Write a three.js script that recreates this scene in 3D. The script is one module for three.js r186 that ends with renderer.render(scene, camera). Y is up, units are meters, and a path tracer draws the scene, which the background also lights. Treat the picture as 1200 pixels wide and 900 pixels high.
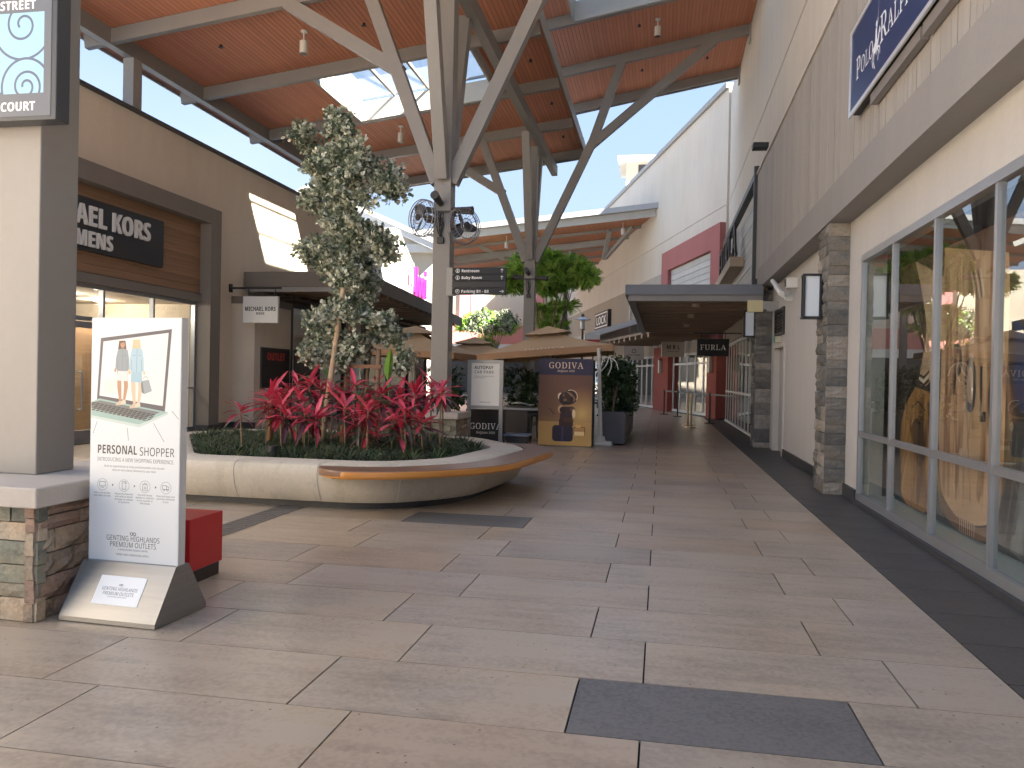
import * as THREE from 'three';
import { mergeGeometries, toCreasedNormals } from 'three/addons/utils/BufferGeometryUtils.js';
import { RoundedBoxGeometry } from 'three/addons/geometries/RoundedBoxGeometry.js';
import { FontLoader } from 'three/addons/loaders/FontLoader.js';
import { TextGeometry } from 'three/addons/geometries/TextGeometry.js';

// ---------------------------------------------------------------- camera, sky, sun, exposure
const EXPOSURE = 9.8, SUN = 4.7, SKY = 0.29;
const SUN_TO = new THREE.Vector3(-1, -0.92, -0.46).normalize();          // the way the light travels
const scene = new THREE.Scene();
const camera = new THREE.PerspectiveCamera(51.52, 4 / 3, 0.1, 900);
{
  const p = -0.0085, y = -0.1851, r = 0.0206;
  const F = new THREE.Vector3(Math.sin(y) * Math.cos(p), Math.sin(p), -Math.cos(y) * Math.cos(p));
  const R0 = new THREE.Vector3(Math.cos(y), 0, Math.sin(y)), U0 = R0.clone().cross(F);
  const R = R0.clone().multiplyScalar(Math.cos(r)).addScaledVector(U0, Math.sin(r));
  const U = R0.clone().multiplyScalar(-Math.sin(r)).addScaledVector(U0, Math.cos(r));
  camera.position.set(0, 1.4167, 0);
  camera.quaternion.setFromRotationMatrix(new THREE.Matrix4().makeBasis(R, U, F.clone().negate()));
}
const renderer = new THREE.WebGLRenderer({ antialias: true });
renderer.toneMapping = THREE.LinearToneMapping;
renderer.toneMappingExposure = EXPOSURE;
renderer.shadowMap.enabled = true;
const sun = new THREE.DirectionalLight(new THREE.Color(1, 0.95, 0.87), SUN);
sun.position.set(-4, 0, -18).addScaledVector(SUN_TO, -60);
sun.target.position.set(-4, 0, -18);
sun.castShadow = true; sun.shadow.radius = 2;
Object.assign(sun.shadow.camera, { left: -50, right: 50, top: 50, bottom: -50, near: 1, far: 200 });
sun.shadow.mapSize.set(2048, 2048);
scene.add(sun, sun.target);

// ---------------------------------------------------------------- noise and textures
function rng(seed) { let a = seed >>> 0; return () => { a = (a + 0x6D2B79F5) | 0; let t = Math.imul(a ^ (a >>> 15), 1 | a); t = (t + Math.imul(t ^ (t >>> 7), 61 | t)) ^ t; return ((t ^ (t >>> 14)) >>> 0) / 4294967296; }; }
const hash = (x, y, s) => { let h = Math.imul(x, 374761393) + Math.imul(y, 668265263) + Math.imul(s, 2147483647 ^ 974634521); h = Math.imul(h ^ (h >>> 13), 1274126177); return ((h ^ (h >>> 16)) >>> 0) / 4294967296; };
function vn(x, y, px, py, s) {                       // value noise that repeats after px, py cells
  const xi = Math.floor(x), yi = Math.floor(y), fx = x - xi, fy = y - yi, sx = fx * fx * (3 - 2 * fx), sy = fy * fy * (3 - 2 * fy);
  const m = (a, b) => ((a % b) + b) % b, x0 = m(xi, px), x1 = m(xi + 1, px), y0 = m(yi, py), y1 = m(yi + 1, py);
  return (hash(x0, y0, s) * (1 - sx) + hash(x1, y0, s) * sx) * (1 - sy) + (hash(x0, y1, s) * (1 - sx) + hash(x1, y1, s) * sx) * sy;
}
function fbm(u, v, fx, fy, oct, s) { let a = 0.5, t = 0, n = 0; for (let k = 0; k < oct; k++) { t += a * vn(u * fx, v * fy, fx, fy, s + k); n += a; a *= 0.55; fx *= 2; fy *= 2; } return t / n - 0.5; }
const s8 = (c) => { c = Math.min(1, Math.max(0, c)); return 255 * (c <= 0.0031308 ? c * 12.92 : 1.055 * Math.pow(c, 1 / 2.4) - 0.055); };
function dataTex(size, fn, srgb, rep) {
  const d = new Uint8Array(size * size * 4);
  for (let j = 0; j < size; j++) for (let i = 0; i < size; i++) {
    const c = fn(i / size, j / size), o = (j * size + i) * 4;
    for (let k = 0; k < 3; k++) d[o + k] = srgb ? s8(c[k]) : 255 * Math.min(1, Math.max(0, Array.isArray(c) ? c[k] : c));
    d[o + 3] = 255;
  }
  const t = new THREE.DataTexture(d, size, size); t.wrapS = t.wrapT = THREE.RepeatWrapping; t.magFilter = THREE.LinearFilter; t.minFilter = THREE.LinearMipmapLinearFilter;
  if (srgb) t.colorSpace = THREE.SRGBColorSpace;
  if (rep) t.repeat.set(rep[0], rep[1]);
  t.needsUpdate = true; return t;
}
const tint = (c, n) => [c[0] * n, c[1] * n, c[2] * n];
const C = (r, g, b) => new THREE.Color().setRGB(r, g, b);
const std = (o) => new THREE.MeshStandardMaterial({ side: THREE.DoubleSide, ...o });
// mottled paint or plaster whose colour multiplies this near-white map; uv in metres
const mottle = dataTex(512, (u, v) => { const n = 1 + 0.10 * fbm(u, v, 3, 2, 5, 11) + 0.10 * fbm(u, v, 14, 3, 3, 12) + 0.05 * fbm(u, v, 90, 90, 2, 13); return [0.93 * n, 0.93 * n * (1 - 0.02 * fbm(u, v, 4, 4, 3, 14)), 0.93 * n * (1 - 0.05 * fbm(u, v, 4, 4, 3, 15))]; }, true, [1 / 3.7, 1 / 3.7]);
const fineBump = dataTex(256, (u, v) => 0.5 + 0.5 * fbm(u, v, 48, 48, 3, 21), false, [1 / 0.6, 1 / 0.6]);
const streak = dataTex(512, (u, v) => { const n = 1 + 0.30 * fbm(u, v, 20, 2, 4, 31) * (0.6 + fbm(u, v, 3, 1, 2, 32)) + 0.06 * fbm(u, v, 80, 80, 2, 33); return tint([0.93, 0.92, 0.9], n); }, true, [1 / 5.3, 1 / 7.1]);
const plaster = (r, g, b) => std({ color: C(r, g, b), map: mottle, bumpMap: fineBump, bumpScale: 0.003, roughness: 0.92 });
const paint = (r, g, b, rough = 0.5, metal = 0) => std({ color: C(r, g, b), map: mottle, roughness: rough, metalness: metal });
const tileMap = dataTex(1024, (u, v) => {
  const a = fbm(u, v, 5, 9, 5, 41), b = fbm(u, v, 7, 60, 3, 42), c = fbm(u, v, 190, 190, 2, 43), h = fbm(u, v, 4, 5, 4, 44), d = Math.max(0, fbm(u, v, 10, 14, 4, 45) - 0.14);
  const n = 1 + 0.56 * a + 0.30 * b + 0.34 * c - 0.8 * d;
  if (hash(Math.floor(u * 340), Math.floor(v * 340), 47) > 0.9993) return [0.3, 0.29, 0.27];
  return [0.93 * n * (1 + 0.16 * h), 0.91 * n, 0.9 * n * (1 - 0.2 * h)];
}, true, [1 / 3.3, 1 / 3.3]);
const tileRough = dataTex(256, (u, v) => 0.88 + 0.24 * fbm(u, v, 8, 10, 4, 46), false, [1 / 3.3, 1 / 3.3]);
const slateMap = dataTex(512, (u, v) => tint([0.9, 0.91, 0.93], 1 + 0.45 * fbm(u, v, 6, 6, 5, 51) + 0.7 * fbm(u, v, 150, 150, 2, 52)), true, [1 / 2.1, 1 / 2.1]);
const woodMap = dataTex(512, (u, v) => { const g = fbm(u, v, 3, 70, 4, 61), k = fbm(u, v, 2, 12, 3, 62); return [0.9 * (1 + 0.35 * g + 0.2 * k), 0.88 * (1 + 0.42 * g + 0.25 * k), 0.85 * (1 + 0.5 * g + 0.25 * k)]; }, true, [1 / 2.4, 1 / 1.2]);
const stoneMap = dataTex(512, (u, v) => { const n = 1 + 0.7 * fbm(u, v, 9, 9, 5, 71) + 0.5 * fbm(u, v, 60, 60, 3, 72), h = fbm(u, v, 5, 8, 3, 73); return [0.85 * n * (1 + 0.25 * h), 0.83 * n, 0.8 * n * (1 - 0.25 * h)]; }, true, [1 / 0.9, 1 / 0.9]);
const stoneBump = dataTex(512, (u, v) => 0.5 + 0.8 * fbm(u, v, 14, 22, 5, 74), false, [1 / 0.9, 1 / 0.9]);
const ribBump = dataTex(256, (u, v) => { const w = (u * 16) % 1; return (w < 0.16 ? 0 : 1) * (0.85 + 0.1 * fbm(u, v, 20, 20, 2, 80)); }, false, [1 / 1.6, 1 / 1.6]);
const soffitMap = dataTex(512, (u, v) => { const w = (u * 16) % 1, n = 1 + 0.10 * fbm(u, v, 5, 3, 4, 81) + 0.14 * (hash(Math.floor(u * 16), 0, 82) - 0.5); const q = w < 0.13 ? 0.76 : 1; return [0.95 * n * q, 0.95 * n * q, 0.95 * n * q]; }, true, [1 / 1.6, 1 / 1.6]);

// ---------------------------------------------------------------- the sky: clear tropical blue, paling to the horizon, thin cloud
{
  const W = 1024, H = 512, d = new Float32Array(W * H * 4);
  for (let j = 0; j < H; j++) for (let i = 0; i < W; i++) {
    const el = ((j + 0.5) / H - 0.5) * Math.PI, e = Math.max(0, Math.sin(el)), u = i / W;
    const h = Math.pow(1 - e, 2.6);
    let r = 0.155 + 0.14 * h, g = 0.243 + 0.120 * h, b = 0.40 + 0.07 * h;
    const cl = Math.min(1, Math.max(0, fbm(u, 0.5 + 0.5 * e, 9, 7, 5, 91) * 2.4 + 0.02)) * (0.22 + 0.4 * h);
    r += (0.60 - r) * cl; g += (0.62 - g) * cl; b += (0.64 - b) * cl;
    const o = (j * W + i) * 4; d[o] = r * SKY; d[o + 1] = g * SKY; d[o + 2] = b * SKY; d[o + 3] = 1;
  }
  const t = new THREE.DataTexture(d, W, H, THREE.RGBAFormat, THREE.FloatType);
  t.mapping = THREE.EquirectangularReflectionMapping; t.magFilter = THREE.LinearFilter; t.wrapS = THREE.RepeatWrapping; t.needsUpdate = true;
  scene.background = t; scene.environment = t;
}

// ---------------------------------------------------------------- builders
const Y = new THREE.Vector3(0, 1, 0), V = (x, y, z) => new THREE.Vector3(x, y, z);
const ORG = new Map();
const used = {};
function numbered(n) { const k = used[n] = (used[n] ?? -1) + 1; return k ? `${n}_${String(k).padStart(3, '0')}` : n; }
function thing(name, label, category, [x, y, z] = [0, 0, 0], group) {
  const g = new THREE.Group(); g.name = numbered(name); g.position.set(x, y, z); scene.add(g); ORG.set(g, [x, y, z]);
  g.userData = { label, category }; if (group) g.userData.group = group;
  return g;
}
function structure(name, label, [x, y, z] = [0, 0, 0]) { const g = new THREE.Group(); g.name = numbered(name); g.position.set(x, y, z); scene.add(g); ORG.set(g, [x, y, z]); g.userData = { label, kind: 'structure' }; return g; }
function uvm(g, ox = 0, oy = 0) {                    // uv in metres by the way each face points
  g = g.index ? g.toNonIndexed() : g;
  const p = g.attributes.position, n = g.attributes.normal, uv = new Float32Array(p.count * 2), a = V(), b = V(), c = V();
  for (let i = 0; i < p.count; i += 3) {
    a.fromBufferAttribute(p, i); b.fromBufferAttribute(p, i + 1); c.fromBufferAttribute(p, i + 2);
    b.sub(a).cross(c.sub(a)); const X = Math.abs(b.x), Yy = Math.abs(b.y), Z = Math.abs(b.z);
    for (let k = 0; k < 3; k++) {
      const x = p.getX(i + k), y = p.getY(i + k), z = p.getZ(i + k);
      const [u, v] = X >= Yy && X >= Z ? [z, y] : Yy >= Z ? [x, z] : [x, y];
      uv[(i + k) * 2] = u + ox; uv[(i + k) * 2 + 1] = v + oy;
    }
  }
  g.setAttribute('uv', new THREE.BufferAttribute(uv, 2));
  for (const k of Object.keys(g.attributes)) if (!['position', 'normal', 'uv', 'color'].includes(k)) g.deleteAttribute(k);
  return g;
}
function M(name, geo, mat, parent = scene, keepUv = false) {       // geometry given in the parent's world place (its origin is taken off)
  let gs = (Array.isArray(geo) ? geo : [geo]).map((g) => keepUv ? (g.index ? g.toNonIndexed() : g) : uvm(g));
  let g = gs.length > 1 ? mergeGeometries(gs.map((q) => { for (const k of Object.keys(q.attributes)) if (!['position', 'normal', 'uv'].includes(k)) q.deleteAttribute(k); return q; })) : gs[0];
  const o = ORG.get(parent); if (o && (o[0] || o[1] || o[2])) g.translate(-o[0], -o[1], -o[2]);
  const m = new THREE.Mesh(g, mat); m.name = name; m.castShadow = m.receiveShadow = true; parent.add(m); ORG.set(m, o || [0, 0, 0]);
  return m;
}
function put(name, sharedGeo, mat, parent, x, y, z) {              // a piece that shares its geometry
  const m = new THREE.Mesh(sharedGeo, mat), o = ORG.get(parent) || [0, 0, 0];
  m.name = name; m.position.set(x - o[0], y - o[1], z - o[2]); m.castShadow = m.receiveShadow = true; parent.add(m); return m;
}
function tag(m, label, category, group) { m.userData.label = label; m.userData.category = category; if (group) m.userData.group = group; m.name = numbered(m.name); return m; }
const bx = (x0, x1, y0, y1, z0, z1) => { const g = new THREE.BoxGeometry(Math.abs(x1 - x0), Math.abs(y1 - y0), Math.abs(z1 - z0)); g.translate((x0 + x1) / 2, (y0 + y1) / 2, (z0 + z1) / 2); return g; };
const rb = (x0, x1, y0, y1, z0, z1, r = 0.01, s = 2) => { const g = new RoundedBoxGeometry(Math.abs(x1 - x0), Math.abs(y1 - y0), Math.abs(z1 - z0), s, r); g.translate((x0 + x1) / 2, (y0 + y1) / 2, (z0 + z1) / 2); return g; };
function beam(a, b, w, h, side) {                                  // box from a to b; w along `side`, h across
  const d = b.clone().sub(a), L = d.length(); d.normalize();
  const s = (side ? side.clone() : d.clone().cross(Math.abs(d.y) > 0.99 ? V(0, 0, 1) : Y)); s.addScaledVector(d, -s.dot(d)).normalize();
  const t = d.clone().cross(s);
  const g = new THREE.BoxGeometry(w, h, L); g.applyMatrix4(new THREE.Matrix4().makeBasis(s, t, d).setPosition(a.clone().add(b).multiplyScalar(0.5))); return g;
}
function tube(pts, r, seg = 12, rad = 6) { return new THREE.TubeGeometry(new THREE.CatmullRomCurve3(pts.map((p) => Array.isArray(p) ? V(...p) : p)), seg, r, rad); }
function rod(a, b, r0, r1 = r0, n = 10) { const d = b.clone().sub(a), g = new THREE.CylinderGeometry(r1, r0, d.length(), n); g.applyQuaternion(new THREE.Quaternion().setFromUnitVectors(Y, d.clone().normalize())); g.translate((a.x + b.x) / 2, (a.y + b.y) / 2, (a.z + b.z) / 2); return g; }
function poly(pts, axis, t) {                                       // prism from [a, b] outline; axis 'x': (z, y) outline thick in +x; 'y': (x, z) thick up; 'z': (x, y) thick +z
  const s = new THREE.Shape(pts.map(([a, b]) => new THREE.Vector2(axis === 'x' ? -a : a, axis === 'y' ? -b : b)));
  const g = new THREE.ExtrudeGeometry(s, { depth: t, bevelEnabled: false });
  if (axis === 'x') g.rotateY(Math.PI / 2); if (axis === 'y') g.rotateX(-Math.PI / 2);
  return g;
}
function plate(w, h, facing, x, y, z) { const g = new THREE.PlaneGeometry(w, h); g.rotateY({ pz: 0, px: Math.PI / 2, nx: -Math.PI / 2 }[facing]); g.translate(x, y, z); return g; }
function art(w, h, draw, opt = {}) {
  const c = document.createElement('canvas'); c.width = w; c.height = h; const x = c.getContext('2d'); draw(x, w, h);
  const t = new THREE.CanvasTexture(c); t.colorSpace = THREE.SRGBColorSpace; t.magFilter = THREE.LinearFilter;
  return std({ map: t, roughness: 0.6, ...opt });
}
function spaced(x, str, cx, y, gap) { let w = 0; for (const ch of str) w += x.measureText(ch).width + gap; let px = cx - (w - gap) / 2; x.textAlign = 'left'; for (const ch of str) { x.fillText(ch, px, y); px += x.measureText(ch).width + gap; } }
const font = await new FontLoader().loadAsync('fonts/droid/droid_sans_bold.typeface.json');
const serif = await new FontLoader().loadAsync('fonts/droid/droid_serif_regular.typeface.json');
function letters(str, size, depth, f = font, stretch = 1) { const g = new TextGeometry(str, { font: f, size, depth, curveSegments: 4, bevelEnabled: false }); g.computeBoundingBox(); g.translate(-(g.boundingBox.max.x + g.boundingBox.min.x) / 2, 0, 0); g.scale(stretch, 1, 1); return g; }

// ---------------------------------------------------------------- materials
const mWall = plaster(0.545, 0.525, 0.505), mWallLeft = plaster(0.72, 0.625, 0.50), mWallPale = plaster(0.66, 0.60, 0.525), mUpper = std({ color: C(0.63, 0.59, 0.535), map: streak, bumpMap: fineBump, bumpScale: 0.003, roughness: 0.92 });
const mSteel = paint(0.265, 0.25, 0.235, 0.5), mSteelPale = paint(0.36, 0.345, 0.325, 0.5), mBeamGrey = plaster(0.30, 0.285, 0.275), mDarkPaint = paint(0.055, 0.052, 0.05, 0.5), mBlack = std({ color: C(0.02, 0.02, 0.022), roughness: 0.5 });
const mSoffit = std({ color: C(0.66, 0.275, 0.165), map: soffitMap, bumpMap: ribBump, bumpScale: 0.012, roughness: 0.7 });
const mRoof = paint(0.33, 0.35, 0.37, 0.45, 0.3), mCurb = paint(0.50, 0.49, 0.46, 0.6), mWhite = paint(0.76, 0.76, 0.74, 0.5), mBrownSoffit = paint(0.15, 0.095, 0.065, 0.6), mJoist = paint(0.30, 0.21, 0.15, 0.6);
const mFascia = paint(0.17, 0.18, 0.20, 0.45, 0.2), mFrame = std({ color: C(0.36, 0.37, 0.39), map: mottle, roughness: 0.35, metalness: 0.55 }), mTaupe = plaster(0.225, 0.20, 0.175);
const mPane = new THREE.MeshPhysicalMaterial({ color: C(0.93, 0.97, 0.95), transmission: 1, thickness: 0, roughness: 0.0, ior: 1.7, side: THREE.DoubleSide });
const mPaneClear = new THREE.MeshPhysicalMaterial({ color: C(0.97, 0.98, 0.97), transmission: 1, thickness: 0, roughness: 0.0, ior: 1.5, side: THREE.DoubleSide });
const mPlinthDark = std({ color: C(0.05, 0.05, 0.053), map: slateMap, roughness: 0.5 });
const mSlate = std({ color: C(0.072, 0.068, 0.066), map: slateMap, roughnessMap: tileRough, roughness: 0.55 });
const mSiding = [1, 0.95, 1.06, 0.97, 1.03].map((k) => std({ color: C(0.375 * k, 0.35 * k, 0.325 * k), map: streak, roughness: 0.75 }));
const mWhiteBoard = [1, 0.94, 1.05].map((k) => std({ color: C(0.58 * k, 0.575 * k, 0.55 * k), map: mottle, roughness: 0.7 }));
const mBrownBoard = [1, 0.9, 1.1].map((k) => std({ color: C(0.30 * k, 0.175 * k, 0.10 * k), map: woodMap, roughness: 0.6 }));
const concreteMap = dataTex(512, (u, v) => { const st = Math.max(0, fbm(u, v, 14, 4, 5, 301) - 0.1), pore = fbm(u, v, 130, 130, 1, 302) > 0.44 ? 0.72 : 1, n = (1 + 0.22 * fbm(u, v, 4, 4, 5, 303) + 0.12 * fbm(u, v, 70, 70, 2, 304) - 0.7 * st) * pore; return [0.93 * n, 0.92 * n, 0.9 * n * (1 - 0.3 * st)]; }, true, [1 / 1.9, 1 / 1.9]);
const mConcrete = std({ color: C(0.53, 0.49, 0.425), map: concreteMap, bumpMap: fineBump, bumpScale: 0.004, roughness: 0.85 });
const mTile = [[1, 1, 1], [0.86, 0.87, 0.90], [1.07, 1.04, 0.98], [0.97, 0.92, 0.88], [0.98, 1.0, 1.05]].map(([a, b, c]) => std({ color: C(0.425 * a, 0.352 * b, 0.278 * c), map: tileMap, roughnessMap: tileRough, roughness: 0.38 }));
const mDarkTile = std({ color: C(0.155, 0.148, 0.143), map: slateMap, bumpMap: fineBump, bumpScale: 0.002, roughnessMap: tileRough, roughness: 0.5 });
const mStoneGreen = [[0.215, 0.215, 0.17], [0.28, 0.265, 0.215], [0.15, 0.155, 0.13], [0.44, 0.37, 0.29], [0.25, 0.25, 0.20]].map((c) => std({ color: C(...c), map: stoneMap, bumpMap: stoneBump, bumpScale: 0.01, roughness: 0.85 }));
const mStoneBrown = [[0.34, 0.275, 0.215], [0.29, 0.235, 0.185], [0.39, 0.32, 0.25], [0.25, 0.225, 0.19], [0.31, 0.22, 0.175]].map((c) => std({ color: C(...c), map: stoneMap, bumpMap: stoneBump, bumpScale: 0.02, roughness: 0.9 }));
const mStoneGrey = [[0.17, 0.165, 0.155], [0.21, 0.20, 0.185], [0.13, 0.13, 0.125], [0.33, 0.30, 0.265], [0.19, 0.175, 0.155]].map((c) => std({ color: C(...c), map: stoneMap, bumpMap: stoneBump, bumpScale: 0.018, roughness: 0.9 }));
const mMortar = std({ color: C(0.16, 0.15, 0.14), roughness: 1 });

// ---------------------------------------------------------------- the ground
const ground = M('ground', new THREE.PlaneGeometry(500, 500, 4, 4).rotateX(-Math.PI / 2).translate(0, -0.03, -40), std({ color: C(0.30, 0.275, 0.245), map: tileMap, roughness: 0.8 }));
ground.userData = { kind: 'structure', label: 'pale paving ground stretching beyond the mall' };
{
  const pav = structure('pavement', 'walkway of long beige stone tiles laid in staggered rows');
  const W = 1.1958, D = 0.6, X0 = -0.3487, OFF = 0.2967, Z0 = 3.1589, XL = -10.58, XR = 1.655, J = 0.0085;
  const R = rng(5), keep = [], rest = [];
  const dark = new Set(['0:0', '7:-2']);
  for (let k = -16; k <= 78; k++) {
    const zf = -(Z0 + D * k), zb = zf - D, off = (k & 1) ? OFF : 0;
    for (let j = -12; j <= 4; j++) {
      let a = X0 + off + j * W, b = a + W; a = Math.max(a, XL); b = Math.min(b, XR); if (k > 45) b = Math.min(b, 2.3 - (k - 45) * 0.169); if (b - a < 0.03) continue;
      const zc = (zf + zb) / 2, xc = (a + b) / 2, dx = xc * Math.cos(-0.1851) + zc * Math.sin(-0.1851), dz = -(-xc * Math.sin(-0.1851) + zc * Math.cos(-0.1851));
      const ang = Math.atan2(xc, -zc) + 0.1851, vis = k >= -1 && k < 26 && Math.abs(ang) < 0.68 && !(xc < -4.6 && zc < -7.5) && !(xc < -2.2 && zc < -8.6 && zc > -14);
      (vis ? keep : rest).push([a, b, zf, zb, k, j, Math.hypot(xc, zc)]);
    }
  }
  keep.sort((p, q) => p[6] - q[6]); rest.push(...keep.splice(300));
  const shared = {};
  for (const [a, b, zf, zb, k, j] of keep) {
    const v = Math.floor(R() * 7), key = `${(b - a).toFixed(3)}:${v}`, m = R() < 0.5 ? 0 : Math.floor(R() * mTile.length), h = (R() - 0.5) * 0.0016;
    const g = shared[key] ??= uvm(bx(-(b - a) / 2 + J / 2, (b - a) / 2 - J / 2, -0.02, 0, -D / 2 + J / 2.3, D / 2 - J / 2.3), v * 1.37, v * 2.11);
    put('paving_tile', g, dark.has(`${k}:${j}`) ? mDarkTile : mTile[m], pav, (a + b) / 2, h, (zf + zb) / 2);
  }
  const light = [], darkGeo = [];
  for (const [a, b, zf, zb, k, j] of rest) (dark.has(`${k}:${j}`) ? darkGeo : light).push(uvm(bx(a + J / 2, b - J / 2, -0.02, 0, zb + J / 2.3, zf - J / 2.3), (k * 7 % 11) * 0.7, (j + 20) * 1.9));
  M('paving_tile_field', light, mTile[0], pav, true).userData.kind = 'stuff';
  if (darkGeo.length) M('dark_paving_tile', darkGeo, mDarkTile, pav, true);
  M('joint_bed', bx(XL, XR, -0.026, -0.012, -50, 6.4), std({ color: C(0.012, 0.011, 0.01), roughness: 1 }), pav);
  const strip = structure('border_strip', 'dark slate strip between the walkway and the right-hand shops');
  for (let k = -16; k <= 44; k++) { const zf = -(Z0 + D * k) + 0.2; put('slate_tile', shared.slate ??= uvm(bx(-0.337, 0.337, -0.02, 0.001, -D / 2 + 0.004, D / 2 - 0.004)), mSlate, strip, 1.996, 0, zf - D / 2); }
  M('joint_bed', bx(1.658, 2.34, -0.026, -0.008, -31, 6.4), mBlack, strip);
}
{   // slotted drain running under the planter
  const t = thing('drain_grating', 'dark slotted drain strip running along the floor to the planter', 'drain', [-3.81, 0, -6]);
  M('frame', [bx(-3.95, -3.925, 0, 0.006, -7.9, -3.6), bx(-3.695, -3.67, 0, 0.006, -7.9, -3.6)], paint(0.16, 0.15, 0.14, 0.5), t);
  const s = []; for (let z = -7.88; z < -3.6; z += 0.09) s.push(bx(-3.923, -3.697, 0.001, 0.006, z, z + 0.055)); M('slat', s, paint(0.13, 0.12, 0.115, 0.5), t).userData.kind = 'stuff';
  M('channel', bx(-3.925, -3.695, -0.004, 0.0008, -7.9, -3.6), mBlack, t);
}

// ---------------------------------------------------------------- stones for plinths and pillars
function stoneGeo(w, h, d, seed, rough) {                            // a block whose outer face (+z) is split
  const g = new THREE.BoxGeometry(w, h, d, Math.max(2, Math.round(w / 0.07)), Math.max(2, Math.round(h / 0.05)), 1), p = g.attributes.position, R = rng(seed), lat = {};
  for (let i = 0; i < p.count; i++) {
    const k = `${p.getX(i).toFixed(3)},${p.getY(i).toFixed(3)}`; lat[k] ??= R();
    if (p.getZ(i) > 0) { const e = Math.abs(Math.abs(p.getX(i)) - w / 2) < 1e-3 || Math.abs(Math.abs(p.getY(i)) - h / 2) < 1e-3; p.setZ(i, d / 2 + rough * (e ? -0.35 * lat[k] - 0.25 : lat[k] - 0.3)); }
  }
  const q = g.toNonIndexed(); q.computeVertexNormals(); return uvm(q, R() * 3, R() * 3);
}
const stoneCache = {};
function courses(parent, width, y0, y1, place, mats, seed, rough, course, minW, maxW) {   // place(mesh, along, y) sets the mesh
  const R = rng(seed); let y = y0;
  while (y < y1 - 0.02) {
    let h = course * (0.75 + Math.floor(R() * 3) * 0.25); if (y1 - y - h < course * 0.5) h = y1 - y;
    let s = -width / 2;
    while (s < width / 2 - 0.01) {
      let w = minW + Math.floor(R() * 4) / 3 * (maxW - minW); if (width / 2 - s - w < minW * 0.6) w = width / 2 - s;
      const key = `${w.toFixed(2)}:${h.toFixed(2)}:${rough}:${Math.floor(R() * 2)}`;
      const g = stoneCache[key] ??= stoneGeo(w - 0.006, h - 0.006, 0.07, Math.floor(w * 1000 + h * 77777) + key.length, rough);
      const m = new THREE.Mesh(g, mats[Math.floor(R() * mats.length)]); m.name = 'stone'; m.castShadow = m.receiveShadow = true;
      place(m, s + w / 2, y + h / 2, R() * 0.012); parent.add(m); s += w;
    }
    y += h;
  }
}

// ---------------------------------------------------------------- canopy: roofs, columns
const ZP = [-10.9, -14.15, -17.4, -20.65, -23.9, -27.15], yb = (x) => 8.83 + 0.13 * (x + 3.8), yr = (x) => 10.95 + 0.18 * (x + 0.53);
function roof(name, label, x0, x1, yf, sky, eave) {
  const zn = -9.8, zf = -27.25, t = thing(name, label, 'roof', [(x0 + x1) / 2, 0, -14]);
  const dz = Math.sqrt(1);
  for (const z of ZP) M('purlin', beam(V(x0 + (eave ? 0.12 : 0.02), yf(x0) + 0.14, z), V(x1 - 0.03, yf(x1) + 0.14, z), 0.13, 0.28, V(0, 0, 1)), mSteel, t);
  // soffit and cover as strips round the skylight
  const [sx0, sx1] = sky, sz0 = -17.47, sz1 = -20.58, H = 0.285;
  const slab = (a, b, c, d, lift, th) => { const g = new THREE.BoxGeometry(b - a, th, c - d); g.translate((a + b) / 2, 0, (c + d) / 2); const p = g.attributes.position; for (let i = 0; i < p.count; i++) p.setY(i, p.getY(i) + yf(p.getX(i)) + lift + th / 2); g.computeVertexNormals(); return g; };
  const parts = [[x0, x1, zn, sz0], [x0, sx0, sz0, sz1], [sx1, x1, sz0, sz1], [x0, x1, sz1, zf]];
  const sof = M('soffit', parts.map(([a, b, c, d]) => slab(a, b, c, d, H, 0.03)), mSoffit, t);
  M('roof_sheet', parts.map(([a, b, c, d]) => slab(a, b, c, d, H + 0.034, 0.1)), mRoof, t);
  M('fascia', [beam(V(x1 + 0.02, yf(x1) + 0.30, zn), V(x1 + 0.02, yf(x1) + 0.30, zf), 0.035, 0.34, V(1, 0, 0)), beam(V(x0 - 0.02, yf(x0) + 0.36, zn), V(x0 - 0.02, yf(x0) + 0.36, zf), 0.035, 0.26, V(1, 0, 0))], mSteelPale, t);
  const rough = [beam(V(x0, yf(x0) + 0.2, zf - 0.06), V(x1, yf(x1) + 0.2, zf - 0.06), 0.05, 0.44, V(0, 0, 1))];
  M('end_beam', rough, mSteel, t);
  // skylight: deep white curb and glazing bars
  const top = 0.54, bot = 0.02, w = 0.05, sk = M('skylight', [
    slab(sx0, sx0 + w, sz0, sz1, bot, top - bot), slab(sx1 - w, sx1, sz0, sz1, bot, top - bot), slab(sx0 + w, sx1 - w, sz0, sz0 - w, bot, top - bot), slab(sx0 + w, sx1 - w, sz1 + w, sz1, bot, top - bot)], mCurb, t);
  const n = Math.round((sx1 - sx0) / 1.05), bars = [];
  for (let k = 0; k <= n; k++) { const x = sx0 + 0.03 + (sx1 - sx0 - 0.06) * k / n; bars.push(slab(x - 0.03, x + 0.03, sz0, sz1, top + 0.005, 0.07)); }
  bars.push(slab(sx0, sx1, sz0, sz0 - 0.07, top + 0.077, 0.05), slab(sx0, sx1, sz1 + 0.07, sz1, top + 0.077, 0.05));
  M('glazing_bar', bars, mSteel, sk);
  for (let k = 0; k < n; k++) { const a = sx0 + (sx1 - sx0) * k / n; M('pane', slab(a + 0.03, a + (sx1 - sx0) / n - 0.03, sz0, sz1, top + 0.06, 0.004), mPaneClear, sk); }
  return t;
}
const leftRoof = roof('canopy_roof', 'lower terracotta-lined canopy roof over the planter, left of the walkway', -11.6, -2.75, yb, [-8.2, -4.35], true);
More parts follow.
